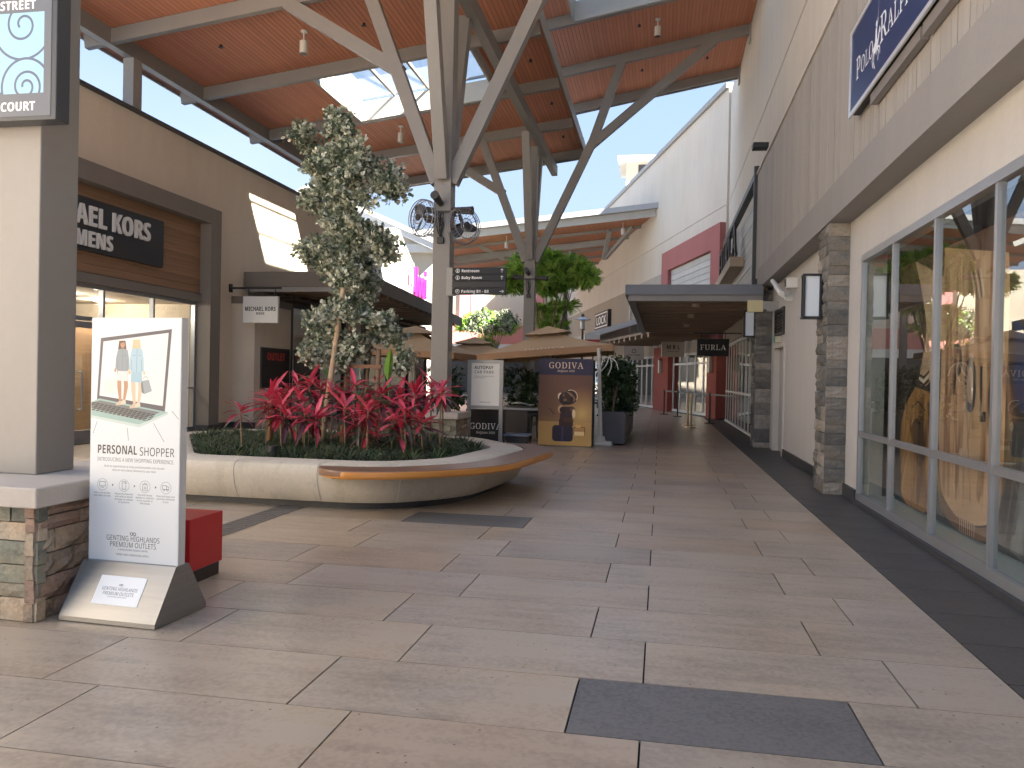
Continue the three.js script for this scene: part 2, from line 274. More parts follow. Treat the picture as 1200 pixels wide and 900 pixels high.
M('edge_beam', bx(-11.06, -10.88, yb(-10.97) - 0.03, yb(-10.97) + 0.33, -27.2, -9.85), mSteel, leftRoof);
for (const z of [-14.9, -24.6]) M('wall_post', bx(-11.1, -10.86, 6.4, yb(-10.97) - 0.03, z - 0.14, z + 0.14), mSteelPale, leftRoof);
M('girder', [bx(-3.92, -3.72, yb(-3.8) - 0.34, yb(-3.8) - 0.005, -27.7, -9.6)], mSteel, leftRoof);
const rightRoof = roof('canopy_roof', 'higher terracotta-lined canopy roof reaching the right-hand shops', -3.4, 2.42, yr, [-2.45, 2.0], false);
for (const z of ZP) M('wall_bracket', bx(2.28, 2.35, yr(2.3) - 0.25, yr(2.3) + 0.3, z - 0.12, z + 0.12), mSteelPale, rightRoof);
{   // sprinkler heads are black dots on both soffits
  for (const [x, z, f] of [[-9.4, -15.6, yb], [-6.0, -12.6, yb], [-6.3, -15.9, yb], [-4.4, -25.6, yb], [-3.2, -22.3, yb], [-3.25, -25.4, yb], [-3.3, -19.2, yb], [-0.8, -25.4, yr], [-0.8, -22.2, yr], [1.2, -25.6, yr]]) {
    const s = M('sprinkler', [new THREE.CylinderGeometry(0.03, 0.03, 0.05, 8).translate(x, f(x) + 0.26, z), new THREE.CylinderGeometry(0.055, 0.055, 0.008, 8).translate(x, f(x) + 0.232, z)], mBlack, f === yb ? leftRoof : rightRoof);
  }
}
function column(z, name, label, struts) {
  const x = struts ? -3.98 : -3.9, k = struts ? 0.80 : 1, t = thing('canopy_column', label, 'column', [x, 0, z], 'columns under the canopy');
  const pl = M('plinth', bx(x - 0.45 * k, x + 0.45 * k, 0, 0.64, z - 0.49 * k, z + 0.49 * k), mMortar, t), o = ORG.get(t);
  const side = (rot, dist, seed, mats, rough, w) => courses(pl, w, 0.002, 0.64, (m, s, y, e) => {
    m.rotation.y = rot; const c = Math.cos(rot), q = Math.sin(rot), d = dist + e; m.position.set(c * s + q * d, y, -q * s + c * d);
  }, mats, seed + Math.floor(-z), rough, 0.105, 0.16, 0.46);
  side(0, 0.52 * k, 1, mStoneGreen, 0.012, 1.06 * k); side(Math.PI / 2, 0.48 * k, 2, mStoneBrown, 0.03, 1.14 * k); side(Math.PI, 0.52 * k, 3, mStoneBrown, 0.03, 1.06 * k); side(-Math.PI / 2, 0.48 * k, 4, mStoneBrown, 0.03, 1.14 * k);
  M('cap', rb(x - 0.58 * k, x + 0.58 * k, 0.645, 0.76, z - 0.63 * k, z + 0.63 * k, 0.012), plasterCap, t);
  M('shaft', [rb(x - 0.16, x + 0.16, 0.76, struts ? 8.4 : 4.7, z - 0.16, z + 0.16, 0.008)], mSteel, t);
  if (!struts) return t;
  const zz = V(0, 0, 1), xx = V(1, 0, 0), yt = yb(-3.9);
  const L = (a, b, s = zz, w = 0.22) => M('strut', beam(a, b, w, 0.24, s), mSteel, t);
  L(V(x - 0.13, 4.95, z), V(-5.55, yb(-5.55) + 0.05, z)); L(V(-4.85, 7.02, z + 0.001), V(-7.15, yb(-7.15) + 0.05, z + 0.001), zz, 0.20);
  L(V(x + 0.13, 4.95, z), V(-2.15, 8.55, z)); L(V(-2.2, 8.42, z + 0.001), V(-1.35, yr(-1.35) + 0.05, z + 0.001), zz, 0.20); L(V(-2.22, 8.4, z - 0.001), V(1.3, yr(1.3) + 0.05, z - 0.001), zz, 0.20);
  L(V(x, 5.0, z + 0.17), V(x, yt - 0.3, z + 1.28), xx); L(V(x, 5.0, z - 0.17), V(x, yt - 0.3, z - 1.28), xx);
  return t;
}
const plasterCap = plaster(0.46, 0.42, 0.385);
column(-4.4, 'canopy_column', 'grey canopy column on a stone plinth at the left edge, beside the advertising stand', false);
column(-14.15, 'canopy_column', 'tall branching grey canopy column behind the planter, with fans and direction signs', true);
column(-23.9, 'canopy_column', 'farther branching grey canopy column in front of the feathery tree', true);


// ---------------------------------------------------------------- right-hand building
const R1 = thing('shop_building', 'grey plastered shop building along the right of the walkway', 'building', [2.5, 0, -13]);
M('wall', [bx(2.33, 2.6, 0, 3.62, -19.0, -17.42), bx(2.33, 2.6, 2.2, 3.62, -17.42, -15.95), bx(2.33, 2.6, 0, 3.62, -15.95, -10.07), bx(2.33, 2.6, 2.95, 3.62, -10.07, -0.95), bx(2.33, 2.6, 0, 3.62, -0.95, 2.2)], mWall, R1);
M('upper_wall', [bx(2.33, 2.63, 3.62, 8.01, -30.5, 2.2), bx(2.33, 2.63, 8.05, 12.2, -30.5, 2.2), bx(2.33, 2.63, 12.2, 15.4, -28.6, 2.2), bx(2.36, 2.6, 8.01, 8.05, -30.5, 2.2)], mUpper, R1);
M('coping', bx(2.24, 2.72, 15.4, 15.55, -28.65, 2.2), mSteelPale, R1);
M('end_wall', bx(2.63, 14, 0, 15.4, 1.9, 2.2), mUpper, R1); M('rear_wall', bx(13.8, 14, 0, 15.4, -28.6, 1.9), mUpper, R1); M('roof_deck', [bx(2.63, 13.8, 14.9, 15.1, -28.6, 1.9), bx(2.63, 13.8, 11.9, 12.1, -30.4, -28.6)], mRoof, R1);
M('band_beam', bx(2.05, 2.33, 3.47, 3.90, -18.4, 2.2), mBeamGrey, R1);
M('skirting', [bx(2.30, 2.33, 0, 0.15, -15.9, -11.4), bx(2.30, 2.33, 0, 0.15, -10.75, -10.12)], mPlinthDark, R1);
{
  const g = uvm(bx(-0.03, 0.03, 0, 2.5, -0.059, 0.059)), R = rng(77);
  for (let z = -19.85, k = 0; z < 1.6; z += 0.125, k++) put('siding_board', g, mSiding[Math.floor(R() * 5)], R1, 2.21 + R() * 0.006, 3.9, z);
  M('siding_backing', bx(2.24, 2.33, 3.9, 6.4, -19.9, 1.7), mDarkPaint, R1);
  M('siding_cap', bx(2.15, 2.33, 6.4, 6.46, -19.9, 1.7), mUpper, R1);
}
M('bay_frame', [bx(2.1, 2.33, 3.55, 6.62, -20.05, -19.92), bx(2.1, 2.33, 6.30, 6.46, -29.6, -20.05), bx(2.1, 2.33, 3.4, 6.46, -29.75, -29.6)], mDarkPaint, R1);
{ const g = uvm(bx(-0.02, 0.02, 0, 0.168, -4.77, 4.77)); for (let k = 0; k < 15; k++) put('bay_board', g, mWhiteBoard[k % 3], R1, 2.28 - 0.004 * (k % 2), 3.55 + k * 0.183, -24.83); }
{   // shop window: frame, mullions, panes
  const zs = [-10.07, -8.78, -7.49, -6.2, -4.91, -3.6, -2.3, -0.95], bars = [bx(2.305, 2.375, 2.87, 2.95, -10.07, -0.95), bx(2.305, 2.375, 0.05, 0.13, -10.07, -0.95), bx(2.317, 2.37, 0.80, 0.86, -10.03, -0.99)];
  for (const z of zs) bars.push(bx(2.314, 2.372, 0.13, 2.87, z - 0.024, z + 0.024));
  const w = M('window', bars, mFrame, R1);
  for (let k = 0; k < zs.length - 1; k++) for (const [a, b] of [[0.13, 0.80], [0.86, 2.87]]) M('pane', bx(2.343, 2.345, a, b, zs[k] + 0.024, zs[k + 1] - 0.024), mPane, w);
  M('sill', bx(2.26, 2.42, 0, 0.05, -10.1, -0.9), mPlinthDark, w);
}
{   // service door
  const d = M('door', bx(2.42, 2.46, 0.01, 2.12, -17.32, -16.05), paint(0.42, 0.41, 0.40, 0.5), R1);
  M('door_frame', [bx(2.30, 2.5, 0, 2.2, -17.42, -17.32), bx(2.30, 2.5, 0, 2.2, -16.05, -15.95), bx(2.30, 2.5, 2.12, 2.2, -17.32, -16.05)], paint(0.58, 0.55, 0.49, 0.5), d);
  M('lock_box', bx(2.36, 2.42, 1.12, 1.3, -16.35, -16.2), paint(0.03, 0.12, 0.10, 0.5), d); M('notice', bx(2.413, 2.419, 0.55, 0.78, -16.75, -16.45), paint(0.45, 0.08, 0.05, 0.6), d);
}
function pillar(x0, z0, z1, top, seed) {
  const core = M('stone_pillar', bx(x0 + 0.05, 2.33, 0, top, z0 + 0.05, z1 - 0.05), mMortar, R1), o = ORG.get(R1);
  courses(core, z1 - z0, 0, top, (m, s, y, e) => { m.rotation.y = -Math.PI / 2; m.position.set(x0 + 0.03 - e - o[0], y - o[1], (z0 + z1) / 2 + s - o[2]); }, mStoneGrey, seed, 0.03, 0.15, 0.18, 0.4);
  courses(core, 2.33 - x0, 0, top, (m, s, y, e) => { m.position.set((x0 + 2.33) / 2 + s - o[0], y - o[1], z1 - 0.03 + e * 0.5 - o[2]); }, mStoneGrey, seed + 9, 0.012, 0.15, 0.3, 0.3);
}
pillar(2.07, -11.42, -10.75, 3.47, 31); pillar(2.0, -18.6, -17.9, 3.42, 57);
{   // room behind the window
  M('display_floor', bx(2.42, 4.1, 0.02, 0.10, -10.05, -1), paint(0.70, 0.74, 0.70, 0.4), R1);
  M('interior', [bx(4.1, 4.2, 0, 3.4, -12, 1.88), bx(2.6, 4.1, 3.3, 3.4, -12, 1.9), bx(2.6, 4.1, 0.1, 3.3, -10.2, -10.1)], paint(0.13, 0.085, 0.06, 0.7), R1);
  M('shop_floor', bx(2.6, 4.1, -0.01, 0.015, -12, 1.9), mDarkPaint, R1);
}

// shopfront and awning farther along the right wall
{
  const w = [], zs = []; for (let z = -29.4; z <= -19.2; z += 0.93) { zs.push(z); w.push(bx(2.285, 2.318, 0.08, 2.7, z - 0.05, z + 0.05)); }
  w.push(bx(2.26, 2.33, 2.62, 2.72, -29.4, -19.17), bx(2.26, 2.33, 0.02, 0.08, -29.4, -19.17), bx(2.27, 2.32, 1.05, 1.11, -29.4, -19.17));
  const f = M('shop_window', w, mWhite, R1);
  for (let k = 0; k < zs.length - 1; k++) M('pane', bx(2.298, 2.30, 0.08, 2.62, zs[k] + 0.05, zs[k + 1] - 0.05), mPane, f);
  M('header', bx(2.2, 2.34, 2.72, 3.55, -29.6, -19.0), paint(0.36, 0.28, 0.21, 0.6), R1);
  M('shop_interior', [bx(5.9, 6, 0, 3.5, -30, -19), bx(2.4, 6, 3.3, 3.5, -30, -19), bx(2.4, 6, -0.01, 0.02, -30, -19), bx(2.34, 6, 0, 3.4, -19.15, -19.03)], paint(0.42, 0.34, 0.26, 0.7), R1);
}
{
  const t = thing('awning', 'flat slate-grey awning with brown slatted underside over the right-hand shopfront', 'awning', [0.8, 3.2, -24]);
  M('fascia', [bx(-0.80, 2.1, 3.28, 3.50, -17.72, -17.62), bx(-0.82, -0.72, 3.28, 3.50, -30.3, -17.72)], mFascia, t);
  M('trim', [bx(-0.74, 2.1, 3.15, 3.28, -17.8, -17.68), bx(-0.76, -0.60, 3.15, 3.28, -30.3, -17.8)], mSteel, t);
  M('deck', bx(-0.72, 2.2, 3.40, 3.47, -30.3, -17.72), mBrownSoffit, t);
  for (let z = -18.6; z > -30.2; z -= 0.95) M('joist', bx(-0.6, 2.2, 3.19, 3.40, z - 0.10, z + 0.10), mJoist, t);
  for (const z of [-19.2, -22.4, -26]) M('downlight', new THREE.CylinderGeometry(0.09, 0.09, 0.16, 12).translate(0.75, 3.2, z + 0.38), paint(0.55, 0.45, 0.33, 0.5), t);
}

// ---------------------------------------------------------------- far shops: the wall turns left
const TH = THREE.MathUtils.degToRad(15.7), FO = [2.25, 0, -30.5];
const R2 = thing('shop_building', 'pale far shop building with dusky red window surround, where the walkway bends left', 'building', FO); R2.rotation.y = TH; ORG.set(R2, [0, 0, 0]);
M('wall', [bx(0, 0.3, 3.5, 7.96, -44, 0), bx(0, 0.3, 8.0, 12.3, -44, 0), bx(0.03, 0.3, 7.96, 8.0, -44, 0), bx(0, 0.3, 2.6, 3.5, -44, 0)], mWallPale, R2);
M('coping', bx(-0.12, 0.45, 12.3, 12.5, -44, 0), mSteelPale, R2); M('rear_wall', bx(9, 9.3, 0, 12.2, -44, 0), mWallPale, R2); M('roof_deck', bx(0.3, 9, 11.8, 12, -44, 0), mRoof, R2);
M('lower_wall', bx(-0.03, 0.0, 2.9, 6.4, -44, -13.3), plaster(0.42, 0.36, 0.29), R2);
M('red_surround', [bx(-0.22, 0, 2.9, 7.34, -1.05, -0.05), bx(-0.22, 0, 2.9, 7.34, -7.9, -6.85), bx(-0.22, 0, 6.45, 7.34, -6.85, -1.05)], plaster(0.42, 0.155, 0.145), R2);
{ const g = uvm(bx(-0.02, 0.02, 0, 0.232, -2.9, 2.9)); for (let k = 0; k < 13; k++) put('siding_board', g, mWhiteBoard[k % 3], R2, -0.03 - 0.004 * (k % 2), 3.2 + k * 0.25, -3.95); }
M('grey_surround', [bx(-0.2, 0, 5.9, 6.42, -13.2, -8.0), bx(-0.2, 0, 2.9, 5.9, -13.2, -12.5)], mSteelPale, R2);
M('pipe', [rod(V(-0.08, 3, -14.6), V(-0.08, 6.3, -14.6), 0.05)], mWhite, R2);
{   // storefronts under the far awning
  const st = (a, b, n) => { const w = []; for (let k = 0; k <= n; k++) { const z = a + (b - a) * k / n; w.push(bx(-0.03, 0.03, 0.05, 2.6, z - 0.045, z + 0.045)); } w.push(bx(-0.02, 0.03, 2.1, 2.18, b, a), bx(-0.02, 0.03, 0.05, 0.15, b, a), bx(-0.02, 0.03, 2.5, 2.6, b, a)); const m = M('shop_window', w, mWhite, R2); for (let k = 0; k < n; k++) M('pane', bx(0.0, 0.002, 0.15, 2.5, a + (b - a) * k / n - 0.045, a + (b - a) * (k + 1) / n + 0.045), mPaneClear, m); };
  st(-1.15, -6.3, 5); st(-8.9, -14, 5); st(-14.6, -28, 9);
  M('red_pier', [rb(-0.25, 0.3, 0, 2.95, -1.1, -0.02, 0.01)], plaster(0.33, 0.085, 0.065), R2); M('red_pier', [rb(-0.25, 0.3, 0, 2.95, -8.8, -6.4, 0.01)], plaster(0.33, 0.085, 0.065), R2);
  for (const [a, b] of [[-6.35, -1.12], [-14.2, -8.85], [-28, -14.4]]) M('fascia_board', bx(-0.04, 0.1, 2.6, 3.5, a, b), paint(0.52, 0.43, 0.33, 0.6), R2);
  M('skirting', bx(-0.1, 0.3, 0, 0.05, -43, 0), mPlinthDark, R2);
  M('shop_interior', [bx(3.5, 3.6, 0, 2.9, -28, 0), bx(0.1, 3.6, 2.7, 2.8, -28, 0), bx(0.1, 3.6, 0, 0.03, -28, 0), bx(0.1, 3.6, 0, 2.8, -14.4, -14.3), bx(0.1, 3.5, 0, 2.8, -7.6, -7.5)], paint(0.46, 0.40, 0.33, 0.7), R2);
  const sh = []; for (let k = 0; k < 12; k++) for (let j = 0; j < 3; j++) sh.push(bx(1.6, 2.1, 0.4 + j * 0.6, 0.75 + j * 0.6 - (k % 3) * 0.08, -1.5 - k * 1.05, -2.05 - k * 1.05)); M('shelf_goods', sh, paint(0.36, 0.25, 0.18, 0.7), R2).userData.kind = 'stuff';
}
{
  const t = thing('awning', 'pale-edged pitched far awning beside the street lamp, over the farthest shopfronts', 'awning', FO); t.rotation.y = TH; ORG.set(t, [0, 0, 0]);
  M('fascia', beam(V(-3.35, 3.52, -10), V(-0.25, 4.5, -10), 0.08, 0.26, V(0, 0, 1)), paint(0.56, 0.55, 0.53, 0.5), t);
  M('eave', bx(-3.4, -3.3, 3.35, 3.6, -24, -10), mSteelPale, t);
  const slab = new THREE.BoxGeometry(3.1, 0.08, 14); slab.rotateZ(Math.atan2(0.98, 3.1)); slab.translate(-1.8, 4.03, -17.05); M('deck', slab, mBrownSoffit, t);
  for (let z = -10.8; z > -24; z -= 1) M('joist', beam(V(-3.3, 3.42, z), V(-0.25, 4.38, z), 0.16, 0.14, V(0, 0, 1)), mJoist, t);
  M('near_deck', bx(-2.6, -0.26, 3.2, 3.3, -10, -0.2), mBrownSoffit, t); for (let z = -1; z > -9.9; z -= 1) M('near_joist', bx(-2.6, -0.26, 3.05, 3.2, z - 0.1, z + 0.1), mJoist, t);
}
{   // far canopy over the bend
  const t = thing('canopy_roof', 'far terracotta-lined canopy with pale fascia crossing the walkway in the distance', 'roof', [-6, 8, -48]);
  const yq = (x) => 9.42 + 0.1 * x, A = V(-13.6, yq(-13.6), -40), B = V(-0.45, yq(-0.45), -40), Cc = V(-6.6, yq(-6.6), -62), Dd = V(-16, yq(-16), -62);
  const quad = (p, q, r, s, lift, th) => { const g = new THREE.BufferGeometry(), P = [p, q, r, s].map((v) => [v.clone().setY(v.y + lift), v.clone().setY(v.y + lift + th)]); const f = []; const tri = (a, b, c) => f.push(...a.toArray(), ...b.toArray(), ...c.toArray()); tri(P[0][0], P[2][0], P[1][0]); tri(P[0][0], P[3][0], P[2][0]); tri(P[0][1], P[1][1], P[2][1]); tri(P[0][1], P[2][1], P[3][1]); for (let k = 0; k < 4; k++) { const n = (k + 1) % 4; tri(P[k][0], P[n][0], P[n][1]); tri(P[k][0], P[n][1], P[k][1]); } g.setAttribute('position', new THREE.Float32BufferAttribute(f, 3)); g.computeVertexNormals(); return g; };
  M('soffit', quad(A, B, Cc, Dd, 0.3, 0.04), mSoffit, t); M('roof_sheet', quad(A, B, Cc, Dd, 0.345, 0.12), mRoof, t);
  M('fascia', beam(A.clone().add(V(-0.1, 0.3, 0.05)), B.clone().add(V(0, 0.3, 0.05)), 0.06, 0.36, V(0, 0, 1)), paint(0.50, 0.48, 0.44, 0.5), t);
  M('gutter', beam(A.clone().add(V(-0.2, 0.62, 0.2)), B.clone().add(V(0.15, 0.62, 0.2)), 0.35, 0.26, V(0, 0, 1)), paint(0.42, 0.42, 0.42, 0.4, 0.2), t);
  for (let k = 1; k < 8; k++) { const z = -40 - k * 2.75, f = k * 2.75 / 22; M('purlin', beam(V(-13.6 - 2.4 * f, yq(-13.6 - 2.4 * f) + 0.22, z), V(-0.45 - 6.15 * f, yq(-0.45 - 6.15 * f) + 0.22, z), 0.09, 0.15, V(0, 0, 1)), mSteelPale, t); }
  for (const [a, b, w] of [[V(-3.1, 7.95, -43.2), V(-1.6, 9.3, -41.6), 0.18], [V(-3.2, 7.95, -43.3), V(-2.8, 9.2, -41.8), 0.2], [V(-11.4, 7.85, -43), V(-3.0, 8.75, -43), 0.28], [V(-8.6, 7.9, -42.9), V(-10.0, 8.6, -42.9), 0.18]]) M('strut', beam(a, b, w, w), mSteelPale, t);
  M('column', [beam(V(-7.3, 0, -43.2), V(-7.3, 8.4, -43.2), 0.3, 0.3)], mSteel, t);
  for (const [x, z] of [[-8.2, -41.4], [-2.1, -41.3]]) M('pendant', [new THREE.CylinderGeometry(0.02, 0.02, 0.35, 6).translate(x, yq(x) + 0.1, z), new THREE.CylinderGeometry(0.1, 0.1, 0.3, 10).translate(x, yq(x) - 0.2, z)], mWhite, t);
}
{   // tower above the far roof
  const t = thing('roof_tower', 'small cream rooftop tower with overhanging slab above the far parapet', 'tower', [-1.5, 10, -60]);
  M('wall', bx(-2.9, 1.5, 8, 17.6, -64, -60), plaster(0.66, 0.58, 0.46), t); M('roof_slab', bx(-3.5, 2, 17.6, 17.95, -64.5, -59.3), plaster(0.62, 0.6, 0.56), t); M('vent', bx(-2.0, -1.2, 16.3, 17.4, -59.99, -59.95), mDarkPaint, t);
}
{   // closing buildings
  const t = thing('shop_building', 'cream far building with salmon awning band closing the view behind the small trees', 'building', [-14.5, 0, -66]);
  M('wall', bx(-29, -8.2, 0, 10.3, -70, -66), plaster(0.62, 0.54, 0.42), t); M('salmon_band', bx(-18, -8.4, 4.15, 5.7, -65.9, -64.8), plaster(0.62, 0.25, 0.21), t); M('white_band', bx(-18, -8.4, 3.5, 4.15, -65.9, -64.9), mWhite, t);
  for (const [a, b] of [[-17, -16.1], [-10.4, -9.8]]) M('salmon_panel', bx(a, b, 6, 8.9, -65.98, -65.8), plaster(0.62, 0.25, 0.24), t); M('window', bx(-16, -15, 6.4, 8.5, -65.98, -65.85), mWhite, t);
  M('shopfront', bx(-18, -8.4, 0.1, 3.5, -65.95, -65.85), mDarkPaint, t);
}

// ---------------------------------------------------------------- left-hand building
const L1 = thing('shop_building', 'tan plastered shop building on the left with brown boarded shopfront', 'building', [-10.8, 0, -12]);
M('wall', [bx(-10.9, -10.6, 4.95, 6.62, -27, 6), bx(-10.9, -10.6, 0, 4.95, -27, -17.2), bx(-10.9, -10.6, 0, 4.95, -6, 6)], mWallLeft, L1);
M('coping', bx(-10.98, -10.54, 6.62, 6.70, -27, 6), mDarkPaint, L1);
M('roof_deck', bx(-20, -10.9, 6.2, 6.4, -34, 6), mRoof, L1); M('rear_wall', bx(-20.2, -20, 0, 6.6, -34, 6), mWallLeft, L1); M('end_wall', bx(-20, -10.9, 0, 6.6, 5.7, 6), mWallLeft, L1);
M('bay_frame', [bx(-10.85, -10.32, 4.84, 5.2, -17.3, -5.9), bx(-10.85, -10.32, 0, 4.84, -17.3, -16.88)], mTaupe, L1);
{ const g = uvm(bx(-0.02, 0.02, 0, 0.158, -5.44, 5.44)); for (let k = 0; k < 10; k++) put('cladding_board', g, mBrownBoard[k % 3], L1, -10.62, 3.22 + k * 0.163, -11.43); M('cladding_backing', bx(-10.8, -10.645, 3.2, 4.86, -16.9, -5.98), mDarkPaint, L1); }
M('header', [bx(-10.75, -10.55, 3.02, 3.2, -16.88, -6)], mTaupe, L1);
{
  const zs = [-6, -7.5, -9, -10.6, -12.2, -13.75, -15.3, -16.84], w = [bx(-10.76, -10.68, 2.94, 3.02, -16.88, -6), bx(-10.76, -10.68, 0.02, 0.12, -16.88, -6)];
  for (const z of zs) w.push(bx(-10.77, -10.67, 0.12, 2.94, z - 0.03, z + 0.03)); w.push(bx(-10.76, -10.68, 2.32, 2.40, -13.72, -12.23), bx(-10.755, -10.685, 1.0, 1.04, -16.8, -13.78));
  const f = M('shop_window', w, mFrame, L1);
  for (let k = 0; k < zs.length - 1; k++) if (k !== 4) M('pane', bx(-10.722, -10.72, 0.12, 2.94, zs[k + 1] + 0.03, zs[k] - 0.03), mPaneClear, f); else M('pane', bx(-10.722, -10.72, 2.40, 2.94, zs[5] + 0.03, zs[4] - 0.03), mPaneClear, f);
  const d = M('door', [bx(-10.75, -10.69, 0.05, 2.3, -13.7, -13.58), bx(-10.75, -10.69, 0.05, 2.3, -12.37, -12.25), bx(-10.75, -10.69, 2.18, 2.3, -13.58, -12.37), bx(-10.75, -10.69, 0.05, 0.25, -13.58, -12.37)], mFrame, L1);
  M('pane', bx(-10.722, -10.72, 0.25, 2.18, -13.58, -12.37), mPaneClear, d); M('handle', tube([[-10.69, 1.35, -13.1], [-10.6, 1.35, -13.1], [-10.6, 1.3, -13.1], [-10.6, 0.7, -13.1], [-10.6, 0.65, -13.1], [-10.69, 0.65, -13.1]], 0.018, 24), mFrame, d);
  M('interior', [bx(-16, -15.9, 0, 3.2, -17.2, -6), bx(-16, -10.8, 2.98, 3.1, -17.2, -6), bx(-15.9, -10.8, 0, 2.98, -17.2, -17.05), bx(-15.9, -10.8, 0, 2.98, -6, -5.85)], paint(0.60, 0.52, 0.41, 0.8), L1);
  M('shop_floor', bx(-15.9, -10.68, 0.0, 0.02, -17.05, -6), paint(0.4, 0.36, 0.3, 0.4), L1);
  M('wall_panel', [bx(-15.88, -15.7, 0, 2.6, -16.9, -13.5), bx(-13.0, -12.9, 0, 2.4, -17.0, -14.9)], std({ color: C(0.30, 0.20, 0.125), map: woodMap, roughness: 0.6 }), L1);
}
M('skirting', [bx(-10.6, -10.28, 0, 0.16, -17.4, -16.8), bx(-10.6, -10.56, 0, 0.16, -18.3, -17.4), bx(-10.6, -9.93, 0, 0.16, -18.34, -18.26)], mPlinthDark, L1);
M('entrance_pier', [bx(-10.6, -9.97, 0, 3.3, -20.3, -18.3)], mWallLeft, L1); M('pier_lintel', bx(-10.6, -9.95, 3.12, 3.3, -20.32, -18.27), mTaupe, L1);
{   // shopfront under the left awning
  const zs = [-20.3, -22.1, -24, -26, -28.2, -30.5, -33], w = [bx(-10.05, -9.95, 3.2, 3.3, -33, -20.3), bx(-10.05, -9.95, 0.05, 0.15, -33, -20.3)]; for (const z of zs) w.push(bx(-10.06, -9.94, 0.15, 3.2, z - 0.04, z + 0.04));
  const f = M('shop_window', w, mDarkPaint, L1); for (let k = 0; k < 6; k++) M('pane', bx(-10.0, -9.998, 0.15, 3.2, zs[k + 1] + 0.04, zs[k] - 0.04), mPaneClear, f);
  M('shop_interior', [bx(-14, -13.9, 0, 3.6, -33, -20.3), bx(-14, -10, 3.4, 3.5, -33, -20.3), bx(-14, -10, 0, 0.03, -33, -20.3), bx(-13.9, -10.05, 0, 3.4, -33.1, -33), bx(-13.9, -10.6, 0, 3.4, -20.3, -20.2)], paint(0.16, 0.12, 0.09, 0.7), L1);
}
{   // next frontage, with the raked blade wall
  const t = thing('shop_building', 'sunlit white shopfront wall with raked top edge and pink lettering beyond the left awning', 'building', [-10.8, 0, -30]);
  M('wall', poly([[-27, 3.3], [-27, 6.66], [-30.2, 6.66], [-30.2, 7.2], [-30.9, 7.2], [-34.9, 4.9], [-34.9, 3.3]], 'x', 0.3).translate(-10.9, 0, 0), plaster(0.74, 0.71, 0.64), t);
  M('rake_coping', [beam(V(-10.75, 7.24, -30.85), V(-10.75, 4.95, -34.95), 0.42, 0.07, V(1, 0, 0)), bx(-10.98, -10.54, 6.66, 6.73, -30.2, -27)], mSteelPale, t);
  M('end_cap', bx(-10.95, -10.5, 6.3, 7.26, -30.9, -30.15), mSteelPale, t);
  M('sign_box', bx(-10.58, -10.3, 4.5, 5.1, -33.6, -31.3), mSteelPale, t);
}
{
  const t = thing('gable_building', 'sunlit cream gabled building behind the white raked wall', 'building', [-15, 0, -40]);
  M('wall', poly([[-22, 0], [-22, 8.1], [-17.5, 10.3], [-11.2, 7.7], [-11.2, 0]], 'z', 0.3).translate(0, 0, -38.5), plaster(0.72, 0.66, 0.55), t);
  M('roof', [beam(V(-17.4, 10.75, -38.0), V(-10.5, 7.75, -38.0), 1.4, 0.22, V(0, 0, 1)), beam(V(-17.6, 10.75, -38.0), V(-22.5, 8.3, -38), 1.4, 0.22, V(0, 0, 1))], paint(0.5, 0.5, 0.49, 0.5), t);
  M('verge', [beam(V(-17.4, 10.55, -37.5), V(-10.7, 7.6, -37.5), 0.2, 0.35, V(0, 0, 1))], mWhite, t); M('cornice', bx(-22, -10.9, 7.5, 7.9, -38.3, -37.7), mWhite, t);
}
{
  const t = thing('awning', 'dark sloping awning with slatted underside over the left shopfront behind the planter', 'awning', [-9, 3.6, -25]);
  const P = [[-10.58, -18.9], [-7.35, -18.9], [-8.7, -34], [-10.58, -34]];
  M('deck', poly(P.map(([x, z]) => [x + (x > -10 ? -0.05 : 0), z]), 'y', 0.08).translate(0, 3.78, 0), mBrownSoffit, t);
  M('fascia', [bx(-10.58, -7.30, 3.60, 3.98, -18.9, -18.82), beam(V(-7.33, 3.79, -18.9), V(-8.7, 3.79, -34), 0.07, 0.38)], mTaupe, t);
  M('roof_sheet', poly(P.map(([x, z]) => [x, z]), 'y', 0.05).translate(0, 3.94, 0), mFascia, t);
  M('trim', [bx(-10.55, -7.45, 3.48, 3.60, -19.0, -18.88)], mSteelPale, t);
  for (let z = -19.6; z > -33.8; z -= 0.8) M('joist', bx(-10.55, -7.5 + (z + 18.9) * 0.0894 * 1.0, 3.58, 3.78, z - 0.1, z + 0.1), mJoist, t);
}


